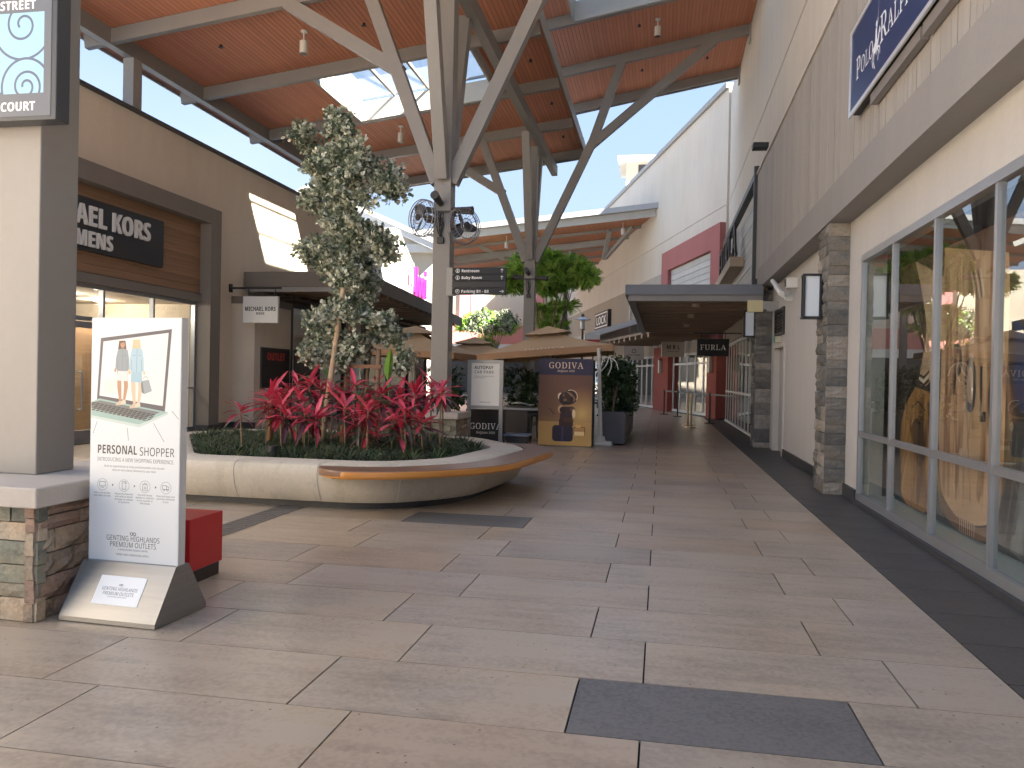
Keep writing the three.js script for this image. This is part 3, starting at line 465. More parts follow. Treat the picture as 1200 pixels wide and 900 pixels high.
// ---------------------------------------------------------------- planter with bench
function rounded(pts, r, n = 7) {
  const out = [];
  pts.forEach((p, i) => {
    const a = pts[(i + pts.length - 1) % pts.length], b = pts[(i + 1) % pts.length], P = new THREE.Vector2(...p), A = new THREE.Vector2(...a).sub(P), B = new THREE.Vector2(...b).sub(P);
    const k = Math.min(r, A.length() * 0.45, B.length() * 0.45), s = P.clone().add(A.setLength(k)), e = P.clone().add(B.setLength(k));
    for (let j = 0; j <= n; j++) { const t = j / n; out.push(new THREE.Vector2().addScaledVector(s, (1 - t) * (1 - t)).addScaledVector(P, 2 * t * (1 - t)).addScaledVector(e, t * t)); }
  });
  return out;
}
const PLAN = [[-5.35, -7.62], [-2.75, -7.62], [-1.95, -8.45], [-1.68, -10.5], [-2.75, -12.0], [-6.3, -12.5], [-7.35, -10.6]];
const RING = (() => {                                   // even steps along the rounded outline, with inward normals
  const p = rounded(PLAN, 0.5), q = []; p.push(p[0].clone());
  let L = [0]; for (let i = 1; i < p.length; i++) L.push(L[i - 1] + p[i].distanceTo(p[i - 1]));
  const N = 240, T = L[L.length - 1];
  for (let k = 0; k < N; k++) { const s = T * k / N; let i = 1; while (L[i] < s) i++; q.push(p[i - 1].clone().lerp(p[i], (s - L[i - 1]) / Math.max(1e-6, L[i] - L[i - 1]))); }
  return { T, N, at(k) { const f = ((k % N) + N) % N, i = Math.floor(f), a = q[i], b = q[(i + 1) % N]; const c = a.clone().lerp(b, f - i), t = q[(i + 2) % N].clone().sub(q[(i + N - 1) % N]).normalize(); return [c.x, c.y, t.y, -t.x]; } };
})();
function sweep(k0, k1, prof, step = 1, w = () => 1) {    // prof: [inward offset, y] closed
  const pos = [], uv = [], rows = [], n = Math.max(1, Math.round((k1 - k0) / step));
  for (let i = 0; i <= n; i++) { const k = k0 + (k1 - k0) * i / n, [x, z, nx, nz] = RING.at(k), s = w((k - k0) / (k1 - k0)); rows.push(prof.map(([d, y]) => [x - nx * -1 * 0 + nx * d * s, y, z + nz * d * s, k * RING.T / RING.N])); }
  const P = prof.length, pl = [0]; for (let j = 1; j <= P; j++) pl.push(pl[j - 1] + Math.hypot(prof[j % P][0] - prof[j - 1][0], prof[j % P][1] - prof[j - 1][1]));
  const v = (r, j) => { pos.push(r[j % P][0], r[j % P][1], r[j % P][2]); uv.push(r[j % P][3], pl[j]); };
  for (let i = 0; i < n; i++) for (let j = 0; j < P; j++) { const a = rows[i], b = rows[i + 1]; v(a, j); v(b, j); v(b, j + 1); v(a, j); v(b, j + 1); v(a, j + 1); }
  for (const r of [rows[0], rows[n]]) for (let j = 1; j < P - 1; j++) for (const q of [0, j, j + 1]) { pos.push(...r[q].slice(0, 3)); uv.push(r[q][0], r[q][1]); }
  const g = new THREE.BufferGeometry(); g.setAttribute('position', new THREE.Float32BufferAttribute(pos, 3)); g.setAttribute('uv', new THREE.Float32BufferAttribute(uv, 2));
  return toCreasedNormals(g, 0.6);
}
// which way is inward: test
const INW = (() => { const [x, z, nx, nz] = RING.at(10); return Math.hypot(x + nx * 0.3 + 4.3, z + nz * 0.3 + 10) < Math.hypot(x + 4.3, z + 10) ? 1 : -1; })();
const body = [[0.14, 0.085], [0.085, 0.14], [0.03, 0.24], [0, 0.36], [0.006, 0.43], [0.03, 0.468], [0.08, 0.488], [0.42, 0.492], [0.46, 0.485], [0.47, 0.40], [0.40, 0.10]].map(([d, y]) => [INW * d, y]);
const fillK = (f) => { let best = 0, e = 1e9; for (let k = 0; k < RING.N; k += 0.5) { const [x, z] = RING.at(k); const q = f(x, z); if (q < e) { e = q; best = k; } } return best; };
const PL = thing('planter', 'long pale concrete planter with a wooden seat along its front right edge', 'planter', [-4.4, 0, -10]);
{
  const N = RING.N, cuts = []; const kA = fillK((x, z) => Math.hypot(x + 4.35, z + 7.62)), kB = fillK((x, z) => Math.hypot(x + 3.42, z + 7.62)), kC = fillK((x, z) => Math.hypot(x + 2.55, z + 7.7)), kD = fillK((x, z) => Math.hypot(x + 1.7, z + 10.4));
  const dir = ((kB - kA + N) % N) < N / 2 ? 1 : -1;
  let list = [kA, kB, kC].map((k) => ((dir * (k - kA)) % N + N) % N); list.push(((dir * (kD - kA)) % N + N) % N);
  let s = list[3]; while (s + 22 < N) { s += 17; if (N - s > 10) list.push(s); } list.push(N);
  for (let i = 0; i < list.length - 1; i++) { const a = kA + dir * list[i], b = kA + dir * list[i + 1]; const lo = Math.min(a, b), hi = Math.max(a, b), gap = 0.085; M('concrete_panel', sweep(lo + gap, hi - gap, body), mConcrete, PL, true); }
  M('joint_filler', sweep(0, N, body.map(([d, y]) => [d + INW * (Math.abs(d) > 0.3 ? -0.012 : 0.008), y > 0.45 ? y - 0.006 : y])), paint(0.72, 0.70, 0.66, 0.7), PL, true);
  M('kick_base', sweep(0, N, [[0.27, 0], [0.27, 0.085], [0.4, 0.085], [0.4, 0]].map(([d, y]) => [INW * d, y])), mPlinthDark, PL, true);
  const inner = []; for (let k = 0; k < N; k += 2) { const [x, z, nx, nz] = RING.at(k); inner.push([x + nx * INW * 0.44, z + nz * INW * 0.44]); }
  M('soil', poly(inner, 'y', 0.03).translate(0, 0.385, 0), std({ color: C(0.055, 0.042, 0.03), map: stoneMap, roughness: 1 }), PL);
  const b0 = kB - kA, kE = fillK((x, z) => Math.hypot(x + 2.15, z + 11.25)); const s0 = ((dir * (kB + dir * 0.4 - kA)) % N + N) % N, s1 = ((dir * (kE - kA)) % N + N) % N;
  const seat = [[0.02, 0.39], [-0.32, 0.395], [-0.36, 0.412], [-0.365, 0.455], [-0.35, 0.47], [0.02, 0.476]].map(([d, y]) => [INW * d, y]);
  const w = (t) => { const q = dir > 0 ? t : 1 - t; return Math.min(1, Math.pow(Math.min(1, q / 0.07), 0.5)) * Math.min(1, Math.pow(Math.min(1, (1 - q) / 0.06), 0.5) + 0.02); };
  const a = kA + dir * s0, b = kA + dir * s1;
  const st = M('bench_seat', sweep(Math.min(a, b), Math.max(a, b), seat, 0.5, w), std({ color: C(0.23, 0.135, 0.09), map: woodMap, roughness: 0.3 }), PL, true);
  M('seat_edge', sweep(Math.min(a, b) + 0.3, Math.max(a, b) - 0.3, [[-0.31, 0.388], [-0.358, 0.392], [-0.372, 0.41], [-0.373, 0.45], [-0.366, 0.464], [-0.30, 0.455]].map(([d, y]) => [INW * d, y]), 0.5, w), std({ color: C(0.62, 0.27, 0.06), map: woodMap, roughness: 0.35 }), st, true);
  M('bench_support', sweep(Math.min(a, b) + 3, Math.max(a, b) - 3, [[0, 0.372], [-0.2, 0.372], [-0.2, 0.389], [0, 0.389]].map(([d, y]) => [INW * d, y])), mBlack, PL, true);
}
const inside = (x, z, m) => { let ok = true; for (let k = 0; k < RING.N; k += 3) { const [px, pz, nx, nz] = RING.at(k); if ((x - px) * nx * INW + (z - pz) * nz * INW < m) ok = false; } return ok; };

// ---------------------------------------------------------------- planting
function blade(L, w, droop, segs = 4, fold = 0.25) {       // a lance-shaped leaf along +z that arches over
  const p = [], row = [];
  for (let i = 0; i <= segs; i++) { const t = i / segs, ww = w * Math.pow(Math.sin(Math.PI * (0.06 + 0.94 * Math.pow(t, 0.8))), 0.8) * (t > 0.99 ? 0 : 1), z = L * (t - 0.12 * droop * t * t), y = -droop * L * t * t * 0.6; row.push([[-ww / 2, y + fold * ww * 0.5, z], [0, y, z], [ww / 2, y + fold * ww * 0.5, z]]); }
  for (let i = 0; i < segs; i++) for (let j = 0; j < 2; j++) { const a = row[i][j], b = row[i + 1][j], c = row[i + 1][j + 1], d = row[i][j + 1]; p.push(...a, ...b, ...c, ...a, ...c, ...d); }
  const g = new THREE.BufferGeometry(); g.setAttribute('position', new THREE.Float32BufferAttribute(p, 3)); g.computeVertexNormals();
  g.setAttribute('uv', new THREE.Float32BufferAttribute(new Float32Array(p.length / 3 * 2), 2)); return g;
}
const leafMat = (r, g, b, rough = 0.5) => new THREE.MeshPhysicalMaterial({ color: C(r, g, b), roughness: rough, transmission: 0.25, thickness: 0, side: THREE.DoubleSide });
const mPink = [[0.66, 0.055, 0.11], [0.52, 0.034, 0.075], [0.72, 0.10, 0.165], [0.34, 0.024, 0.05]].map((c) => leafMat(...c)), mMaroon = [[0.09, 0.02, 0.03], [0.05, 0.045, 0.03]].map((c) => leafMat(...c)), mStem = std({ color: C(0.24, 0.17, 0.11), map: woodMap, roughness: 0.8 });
{
  const R = rng(404), geos = [blade(0.32, 0.062, 0.35), blade(0.27, 0.055, 0.7), blade(0.36, 0.068, 0.15), blade(0.30, 0.06, 1.0)];
  const spots = [];
  for (let r = 0; r < 3; r++) for (let k = 0; k < 11; k++) spots.push([-4.98 + k * 0.225 + (R() - 0.5) * 0.16 - r * 0.03, -9.05 - r * 0.55 + (R() - 0.5) * 0.3, r, k]);
  for (const [x, z, r, k] of spots) {
    const rowN = ['front', 'middle', 'back'][r], nth = ['leftmost', 'second from the left', 'third from the left', 'fourth from the left', 'fifth from the left', 'middle one', 'fifth from the right', 'fourth from the right', 'third from the right', 'second from the right', 'rightmost'][k];
    const h = 0.46 + (r ? 0.16 : 0) + R() * 0.28, t = thing('cordyline_plant', `pink-red cordyline on bare stems in the planter, ${nth} of the ${rowN} row`, 'plant', [x, 0.41, z], 'pink-red cordylines in the planter');
    const n = 1 + (R() < 0.5 ? 1 : 0), stems = [];
    for (let q = 0; q < n; q++) {
      const a = R() * 6.28, lx = Math.cos(a) * 0.06 * (q + 0.5), lz = Math.sin(a) * 0.06 * (q + 0.5), hh = q ? h * (0.6 + 0.25 * R()) : h, top = V(x + lx, 0.41 + hh, z + lz);
      stems.push(tube([[x, 0.4, z], [x + lx * 0.5, 0.41 + hh * 0.5, z + lz * 0.4], top], 0.011, 5, 5));
      const L = 13 + Math.floor(R() * 6);
      for (let i = 0; i < L; i++) {
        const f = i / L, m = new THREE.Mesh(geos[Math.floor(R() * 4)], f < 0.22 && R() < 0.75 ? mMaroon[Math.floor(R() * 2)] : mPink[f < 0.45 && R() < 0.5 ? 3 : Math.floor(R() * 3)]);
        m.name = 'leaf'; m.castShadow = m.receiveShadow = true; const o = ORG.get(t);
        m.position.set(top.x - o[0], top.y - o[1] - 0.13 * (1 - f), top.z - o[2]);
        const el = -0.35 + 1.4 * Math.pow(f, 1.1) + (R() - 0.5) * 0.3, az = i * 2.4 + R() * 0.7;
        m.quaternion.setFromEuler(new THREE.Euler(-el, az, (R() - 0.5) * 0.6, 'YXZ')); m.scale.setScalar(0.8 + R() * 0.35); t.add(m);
      }
    }
    M('stem', stems, mStem, t);
  }
}
{   // low mondo grass over the whole bed
  const g = mergeGeometries(Array.from({ length: 16 }, (_, i) => { const b = blade(0.28, 0.014, 0.9 + (i % 4) * 0.25, 3, 0.1), q = new THREE.Quaternion().setFromEuler(new THREE.Euler(-0.75 - (i % 5) * 0.16, i * 2.4, 0, 'YXZ')); b.applyQuaternion(q); b.scale(1, 1, 1); return b; }));
  const R = rng(7), spots = []; let tries = 0; while (spots.length < 1700 && tries++ < 60000) { const x = -7.2 + R() * 5.6, z = -12.4 + R() * 4.6; if (inside(x, z, 0.55)) spots.push([x, z]); }
  const im = new THREE.InstancedMesh(g, leafMat(0.9, 0.9, 0.9, 0.6), spots.length); im.name = 'grass'; im.castShadow = im.receiveShadow = true;
  const m = new THREE.Matrix4(); spots.forEach(([x, z], i) => { m.compose(V(x, 0.405, z), new THREE.Quaternion().setFromAxisAngle(Y, R() * 6.28), V(1, 1, 1).multiplyScalar(0.58 + R() * 0.45)); im.setMatrixAt(i, m); const k = 0.7 + R() * 0.7, w = R() < 0.12 ? 1.7 : 1; im.setColorAt(i, C(0.045 * k * w, 0.078 * k * w, 0.026 * k)); });
  im.userData = { kind: 'stuff', label: 'dark green mondo grass covering the soil of the planter', category: 'grass' }; scene.add(im);
}
function tube3(pts, r0, r1, seg = 10, n = 7) { const c = new THREE.CatmullRomCurve3(pts.map((p) => V(...p))), gs = []; for (let i = 0; i < seg; i++) gs.push(rod(c.getPoint(i / seg), c.getPoint((i + 1.04) / seg), r0 + (r1 - r0) * i / seg, r0 + (r1 - r0) * (i + 1) / seg, n)); return gs; }
const oval = (L, w) => { const p = [[0, 0, 0], [w * 0.42, 0.1 * w, L * 0.3], [w * 0.5, 0.14 * w, L * 0.62], [0, -0.02 * w, L], [-w * 0.5, 0.14 * w, L * 0.62], [-w * 0.42, 0.1 * w, L * 0.3]], f = []; for (const [a, b, c] of [[0, 1, 2], [0, 2, 3], [0, 3, 4], [0, 4, 5]]) f.push(...p[a], ...p[b], ...p[c]); const g = new THREE.BufferGeometry(); g.setAttribute('position', new THREE.Float32BufferAttribute(f, 3)); g.computeVertexNormals(); return g; };
function crown(parent, name, clumps, leafGeo, perM3, colours, seed, leafRough = 0.5, upright = 0.3) {    // leaf sprigs spread through ellipsoidal clumps
  const R = rng(seed), list = [];
  for (const [cx, cy, cz, rx, ry, rz, dens = 1] of clumps) {
    const n = Math.max(6, Math.round(perM3 * dens * Math.pow(rx * ry * rz, 0.72)));
    for (let i = 0; i < n; i++) { const a = R() * 6.283, c = R() * 2 - 1, s = Math.sqrt(1 - c * c), rad = Math.pow(R(), 0.42) * (0.85 + 0.3 * R()); list.push([V(cx + rx * rad * s * Math.cos(a), cy + ry * rad * c, cz + rz * rad * s * Math.sin(a)), V(s * Math.cos(a), c + upright, s * Math.sin(a))]); }
  }
  const im = new THREE.InstancedMesh(leafGeo, leafMat(1, 1, 1, leafRough), list.length), m = new THREE.Matrix4(), o = ORG.get(parent); im.name = name; im.castShadow = im.receiveShadow = true;
  list.forEach(([p, d], i) => { const q = new THREE.Quaternion().setFromUnitVectors(V(0, 0, 1), d.clone().add(V(R() - 0.5, R() - 0.5, R() - 0.5).multiplyScalar(1.3)).normalize()).multiply(new THREE.Quaternion().setFromAxisAngle(V(0, 0, 1), R() * 6.28)); m.compose(V(p.x - o[0], p.y - o[1], p.z - o[2]), q, V(1, 1, 1).multiplyScalar(0.75 + R() * 0.5)); im.setMatrixAt(i, m); const c = colours[Math.floor(R() * colours.length)], k = 0.8 + R() * 0.4; im.setColorAt(i, C(c[0] * k, c[1] * k, c[2] * k)); });
  im.userData.kind = 'stuff'; parent.add(im); return im;
}
const sprig = (L, w, n, spread, reach) => { const R = rng(n * 31 + 5); return mergeGeometries(Array.from({ length: n }, (_, i) => { const g = oval(L * (0.8 + 0.4 * R()), w * (0.8 + 0.4 * R())); g.applyQuaternion(new THREE.Quaternion().setFromEuler(new THREE.Euler((R() - 0.5) * spread, (R() - 0.5) * spread + i * 2.4, R() * 6.28, 'YXZ'))); g.translate((R() - 0.5) * reach * 0.7, (R() - 0.5) * reach * 0.7, (i / n - 0.3) * reach); return g; })); };
{   // variegated tree in the planter, with two stakes
  const x = -4.15, z = -10.2, t = thing('variegated_tree', 'tall slender tree with small cream-edged grey-green leaves, in the planter', 'tree', [x, 0.41, z]);
  const R = rng(99);
  M('trunk', [...tube3([[x, 0.4, z], [x - 0.04, 1.3, z], [x + 0.02, 2.3, z], [x - 0.03, 3.2, z - 0.02], [x - 0.12, 4.2, z]], 0.05, 0.018, 12), ...tube3([[x + 0.22, 0.4, z - 0.1], [x + 0.2, 1.2, z - 0.1], [x + 0.3, 2.1, z - 0.05]], 0.045, 0.015, 8)], std({ color: C(0.22, 0.155, 0.10), map: woodMap, roughness: 0.85 }), t);
  for (const limb of [tube3([[x, 1.7, z], [x - 0.35, 1.95, z + 0.1]], 0.02, 0.008, 3), tube3([[x, 1.8, z], [x + 0.4, 2.1, z]], 0.02, 0.008, 3), tube3([[x, 2.6, z], [x - 0.6, 3.1, z]], 0.02, 0.007, 3), tube3([[x - 0.03, 3.3, z], [x + 0.35, 4.0, z]], 0.02, 0.007, 3), tube3([[x - 0.06, 3.5, z], [x - 0.5, 4.3, z]], 0.018, 0.006, 3), tube3([[x - 0.1, 4.0, z], [x - 0.3, 4.8, z]], 0.014, 0.005, 3)]) M('limb', limb, mStem, t);
  const core = [[-4.62, 1.95, 0.30, 0.22], [-4.78, 1.68, 0.22, 0.16], [-4.45, 1.62, 0.30, 0.17], [-4.05, 1.72, 0.26, 0.18], [-3.85, 2.0, 0.30, 0.24], [-3.62, 2.02, 0.20, 0.2], [-4.3, 2.1, 0.3, 0.24], [-4.78, 2.12, 0.18, 0.12], [-4.05, 2.35, 0.28, 0.2], [-4.15, 2.6, 0.24, 0.22], [-4.0, 2.85, 0.26, 0.25], [-4.4, 2.95, 0.36, 0.26], [-4.85, 3.0, 0.18, 0.1], [-4.98, 3.08, 0.13, 0.07], [-4.15, 3.15, 0.42, 0.28], [-4.5, 3.35, 0.36, 0.26], [-4.05, 3.5, 0.36, 0.28], [-4.45, 3.75, 0.36, 0.28], [-4.2, 3.95, 0.48, 0.28], [-4.68, 4.05, 0.26, 0.22], [-3.9, 4.1, 0.3, 0.16], [-3.7, 4.02, 0.2, 0.11], [-3.6, 3.9, 0.12, 0.08], [-4.35, 4.3, 0.4, 0.26], [-4.75, 4.42, 0.26, 0.15], [-4.0, 4.32, 0.28, 0.14], [-4.95, 4.6, 0.14, 0.09], [-4.5, 4.65, 0.24, 0.16], [-4.58, 4.9, 0.12, 0.13], [-3.72, 3.2, 0.12, 0.1], [-3.68, 2.95, 0.1, 0.08], [-4.92, 3.75, 0.14, 0.1], [-3.3, 1.62, 0.12, 0.12], [-3.45, 1.5, 0.14, 0.1]];
  const cl = []; for (const [bx0, cy, br, ry] of core) { const cx = -4.14 + (bx0 + 4.2) * 0.9, rx = br * 0.86; const n = Math.max(2, Math.round(rx * 17)); for (let k = 0; k < n; k++) cl.push([cx + (R() - 0.5) * rx * 1.6, cy + (R() - 0.5) * ry * 1.6, z + (R() - 0.5) * Math.min(1.1, rx * 2.6), 0.11 + R() * 0.07, 0.085 + R() * 0.05, 0.11 + R() * 0.07]); }
  crown(t, 'crown', cl, sprig(0.064, 0.042, 6, 2.2, 0.11), 3000, [[0.52, 0.53, 0.42], [0.64, 0.64, 0.53], [0.14, 0.18, 0.11], [0.09, 0.125, 0.075], [0.28, 0.31, 0.21], [0.40, 0.42, 0.31]], 17, 0.5);
  for (const [a, b, nm] of [[V(x - 0.28, 0.4, z + 0.28), V(x - 0.02, 2.55, z + 0.22), 'leaning pale timber stake in front of the variegated tree'], [V(x + 0.42, 0.4, z + 0.1), V(x + 0.44, 1.75, z + 0.1), 'upright brown timber stake right of the variegated tree trunk']]) tag(M('tree_stake', rod(a, b, 0.038, 0.036, 10), std({ color: nm[0] === 'l' ? C(0.50, 0.37, 0.25) : C(0.26, 0.17, 0.11), map: woodMap, roughness: 0.8 })), nm, 'stake', 'stakes of the planter tree');
  tag(M('tree_tie', beam(V(x - 0.1, 1.52, z + 0.13), V(x + 0.5, 1.52, z + 0.13), 0.05, 0.05), std({ color: C(0.24, 0.13, 0.08), map: woodMap, roughness: 0.8 })), 'brown crossbar tying the tree to its right stake', 'crossbar');
}
{   // broad leaf plants, short stump, spot
  const R = rng(12), bl = blade(0.42, 0.24, 0.7, 6, 0.15), mats = [leafMat(0.045, 0.13, 0.03, 0.4), leafMat(0.03, 0.085, 0.028, 0.35)];
  for (const [x, z, h, lab] of [[-4.85, -10.9, 1.05, 'dark green broad-leaved plant behind the cordylines, left of the tree'], [-4.35, -11.0, 1.15, 'dark green broad-leaved plant behind the tree stake'], [-3.75, -9.4, 0.85, 'green broad-leaved plant among the cordylines right of the tree']]) {
    const t = thing('broad_leaf_plant', lab, 'plant', [x, 0.41, z], 'broad-leaved plants in the planter'), st = [];
    for (let i = 0; i < 6; i++) { const a = i * 1.05 + R(), e = V(x + Math.cos(a) * 0.14, 0.41 + h * (0.7 + 0.3 * R()), z + Math.sin(a) * 0.14); st.push(tube([[x, 0.4, z], [x + Math.cos(a) * 0.04, 0.41 + h * 0.5, z + Math.sin(a) * 0.04], e], 0.009, 5, 5)); const m = new THREE.Mesh(bl, mats[i % 2]); m.name = 'leaf'; m.position.set(e.x - x, e.y - 0.41, e.z - z); m.rotation.set(0.1 - R() * 0.9, Math.PI / 2 - a, 0, 'YXZ'); m.scale.setScalar(0.6 + R() * 0.25); m.castShadow = m.receiveShadow = true; t.add(m); }
    M('stem', st, leafMat(0.06, 0.12, 0.04), t);
  }
  const t = thing('banana_shoot', 'single tall bright green rolled leaf rising above the cordylines', 'plant', [-3.45, 0.41, -9.9]);
  const b = blade(0.46, 0.11, 0.2, 6, 0.7); b.rotateX(-1.25); b.rotateY(0.5); b.translate(-3.5, 1.35, -9.9); M('leaf', b, leafMat(0.16, 0.36, 0.05, 0.4), t); M('stem', tube([[-3.45, 0.4, -9.9], [-3.47, 0.9, -9.9], [-3.5, 1.38, -9.9]], 0.014, 6, 6), leafMat(0.13, 0.26, 0.05), t);
  for (const [x, z, h] of [[-5.0, -9.6, 0.45], [-3.55, -9.35, 0.32], [-3.95, -9.5, 0.36]]) { const s = []; for (let k = 0; k < 6; k++) s.push(new THREE.CylinderGeometry(0.036 - k * 0.002, 0.042 - k * 0.002, h / 6, 9).translate(x, 0.41 + h * (k + 0.5) / 6, z)); tag(M('cut_stump', s, std({ color: C(0.36, 0.20, 0.09), map: woodMap, roughness: 0.8 })), `ringed tan palm stump in the planter, ${h > 0.4 ? 'left, the tallest of three' : h > 0.34 ? 'middle of three' : 'right, shortest of three'}`, 'stump', 'cut stumps in the planter'); }
  const sp = thing('garden_spotlight', 'small black cylindrical spotlight in the grass at the front of the planter', 'spotlight', [-4.3, 0.41, -8.35]); M('housing', [new THREE.CylinderGeometry(0.065, 0.06, 0.17, 16).translate(-4.3, 0.5, -8.35)], mBlack, sp); M('bracket', rod(V(-4.3, 0.38, -8.4), V(-4.3, 0.5, -8.4), 0.012), mBlack, sp);
}
{   // feathery trees down the walk
  const frond = (() => { const gs = []; for (let i = 0; i < 9; i++) for (const s of [-1, 1]) { const g = oval(0.10 * (1 - i * 0.06), 0.034); g.rotateY(s * 1.05); g.translate(s * 0.004, -0.008 * i * i * 0.16, 0.02 + i * 0.03); gs.push(g); } return mergeGeometries(gs); })();
  const make = (x, z, s, nm, cols, seed, multi) => {
    const t = thing('feathery_tree', nm, 'tree', [x, 0, z], 'feathery trees down the walkway'), R = rng(seed), tr = [], cl = [], H = 4.1 * s;
    for (let k = 0; k < multi; k++) { const a = k * 6.283 / multi + R(), r = (0.5 + R() * 1.0) * s; tr.push(...tube3([[x + Math.cos(a) * 0.12, 0, z + Math.sin(a) * 0.12], [x + Math.cos(a) * 0.2, H * 0.45, z + Math.sin(a) * 0.2], [x + Math.cos(a) * r * 0.6, H * 0.8, z + Math.sin(a) * r * 0.6], [x + Math.cos(a) * r, H * 1.12, z + Math.sin(a) * r]], 0.06 * s, 0.015 * s, 7, 6)); }
    for (let k = 0; k < 40; k++) { const a = R() * 6.283, r = Math.sqrt(R()) * 1.65 * s, yy = H + (1.45 * Math.sqrt(Math.max(0, 1 - (r / (1.75 * s)) ** 2)) + 0.25) * s * (0.72 + 0.28 * R()); cl.push([x + r * Math.cos(a), yy, z + r * Math.sin(a), 0.42 * s, 0.13 * s, 0.42 * s]); }
    for (let k = 0; k < 9; k++) { const a = R() * 6.283, r = R() * 1.0 * s; cl.push([x + r * Math.cos(a), H * (0.8 + 0.2 * R()), z + r * Math.sin(a), 0.3 * s, 0.12 * s, 0.3 * s, 0.6]); }
    M('trunk', tr, std({ color: C(0.23, 0.17, 0.12), map: woodMap, roughness: 0.85 }), t);
    crown(t, 'crown', cl, frond, 1900, cols, seed + 1, 0.5, -0.1);
  };
  const green = [[0.27, 0.48, 0.06], [0.36, 0.58, 0.09], [0.15, 0.32, 0.04], [0.44, 0.62, 0.13]];
  make(-3.95, -27.5, 0.98, 'bright green feathery tree with many thin stems just behind the second canopy column', green, 5, 7);
  make(-8.9, -40.5, 0.82, 'smaller bright green feathery tree in the distance under the direction sign', green, 15, 5);
  const t = thing('variegated_tree', 'small distant tree with pale dark-flecked leaves on thin bare stems, beneath the direction sign', 'tree', [-8.2, 0, -38]), tr = []; for (let k = 0; k < 6; k++) tr.push(...tube3([[-8.2 + k * 0.05 - 0.1, 0, -38], [-8.2 + (k - 2.5) * 0.1, 2.4, -38], [-8.2 + (k - 2.5) * 0.3, 3.9, -38 + (k % 2) * 0.3]], 0.035, 0.015, 6, 5));
  M('trunk', tr, mStem, t); const R = rng(8), cl = []; for (let k = 0; k < 22; k++) cl.push([-8.2 + (R() - 0.5) * 2.2, 3.65 + R() * 0.9, -38 + (R() - 0.5) * 1.6, 0.28, 0.2, 0.28]); crown(t, 'crown', cl, sprig(0.11, 0.07, 6, 2.2, 0.2), 420, [[0.42, 0.44, 0.32], [0.06, 0.085, 0.04], [0.09, 0.12, 0.06], [0.34, 0.36, 0.26]], 3);
}

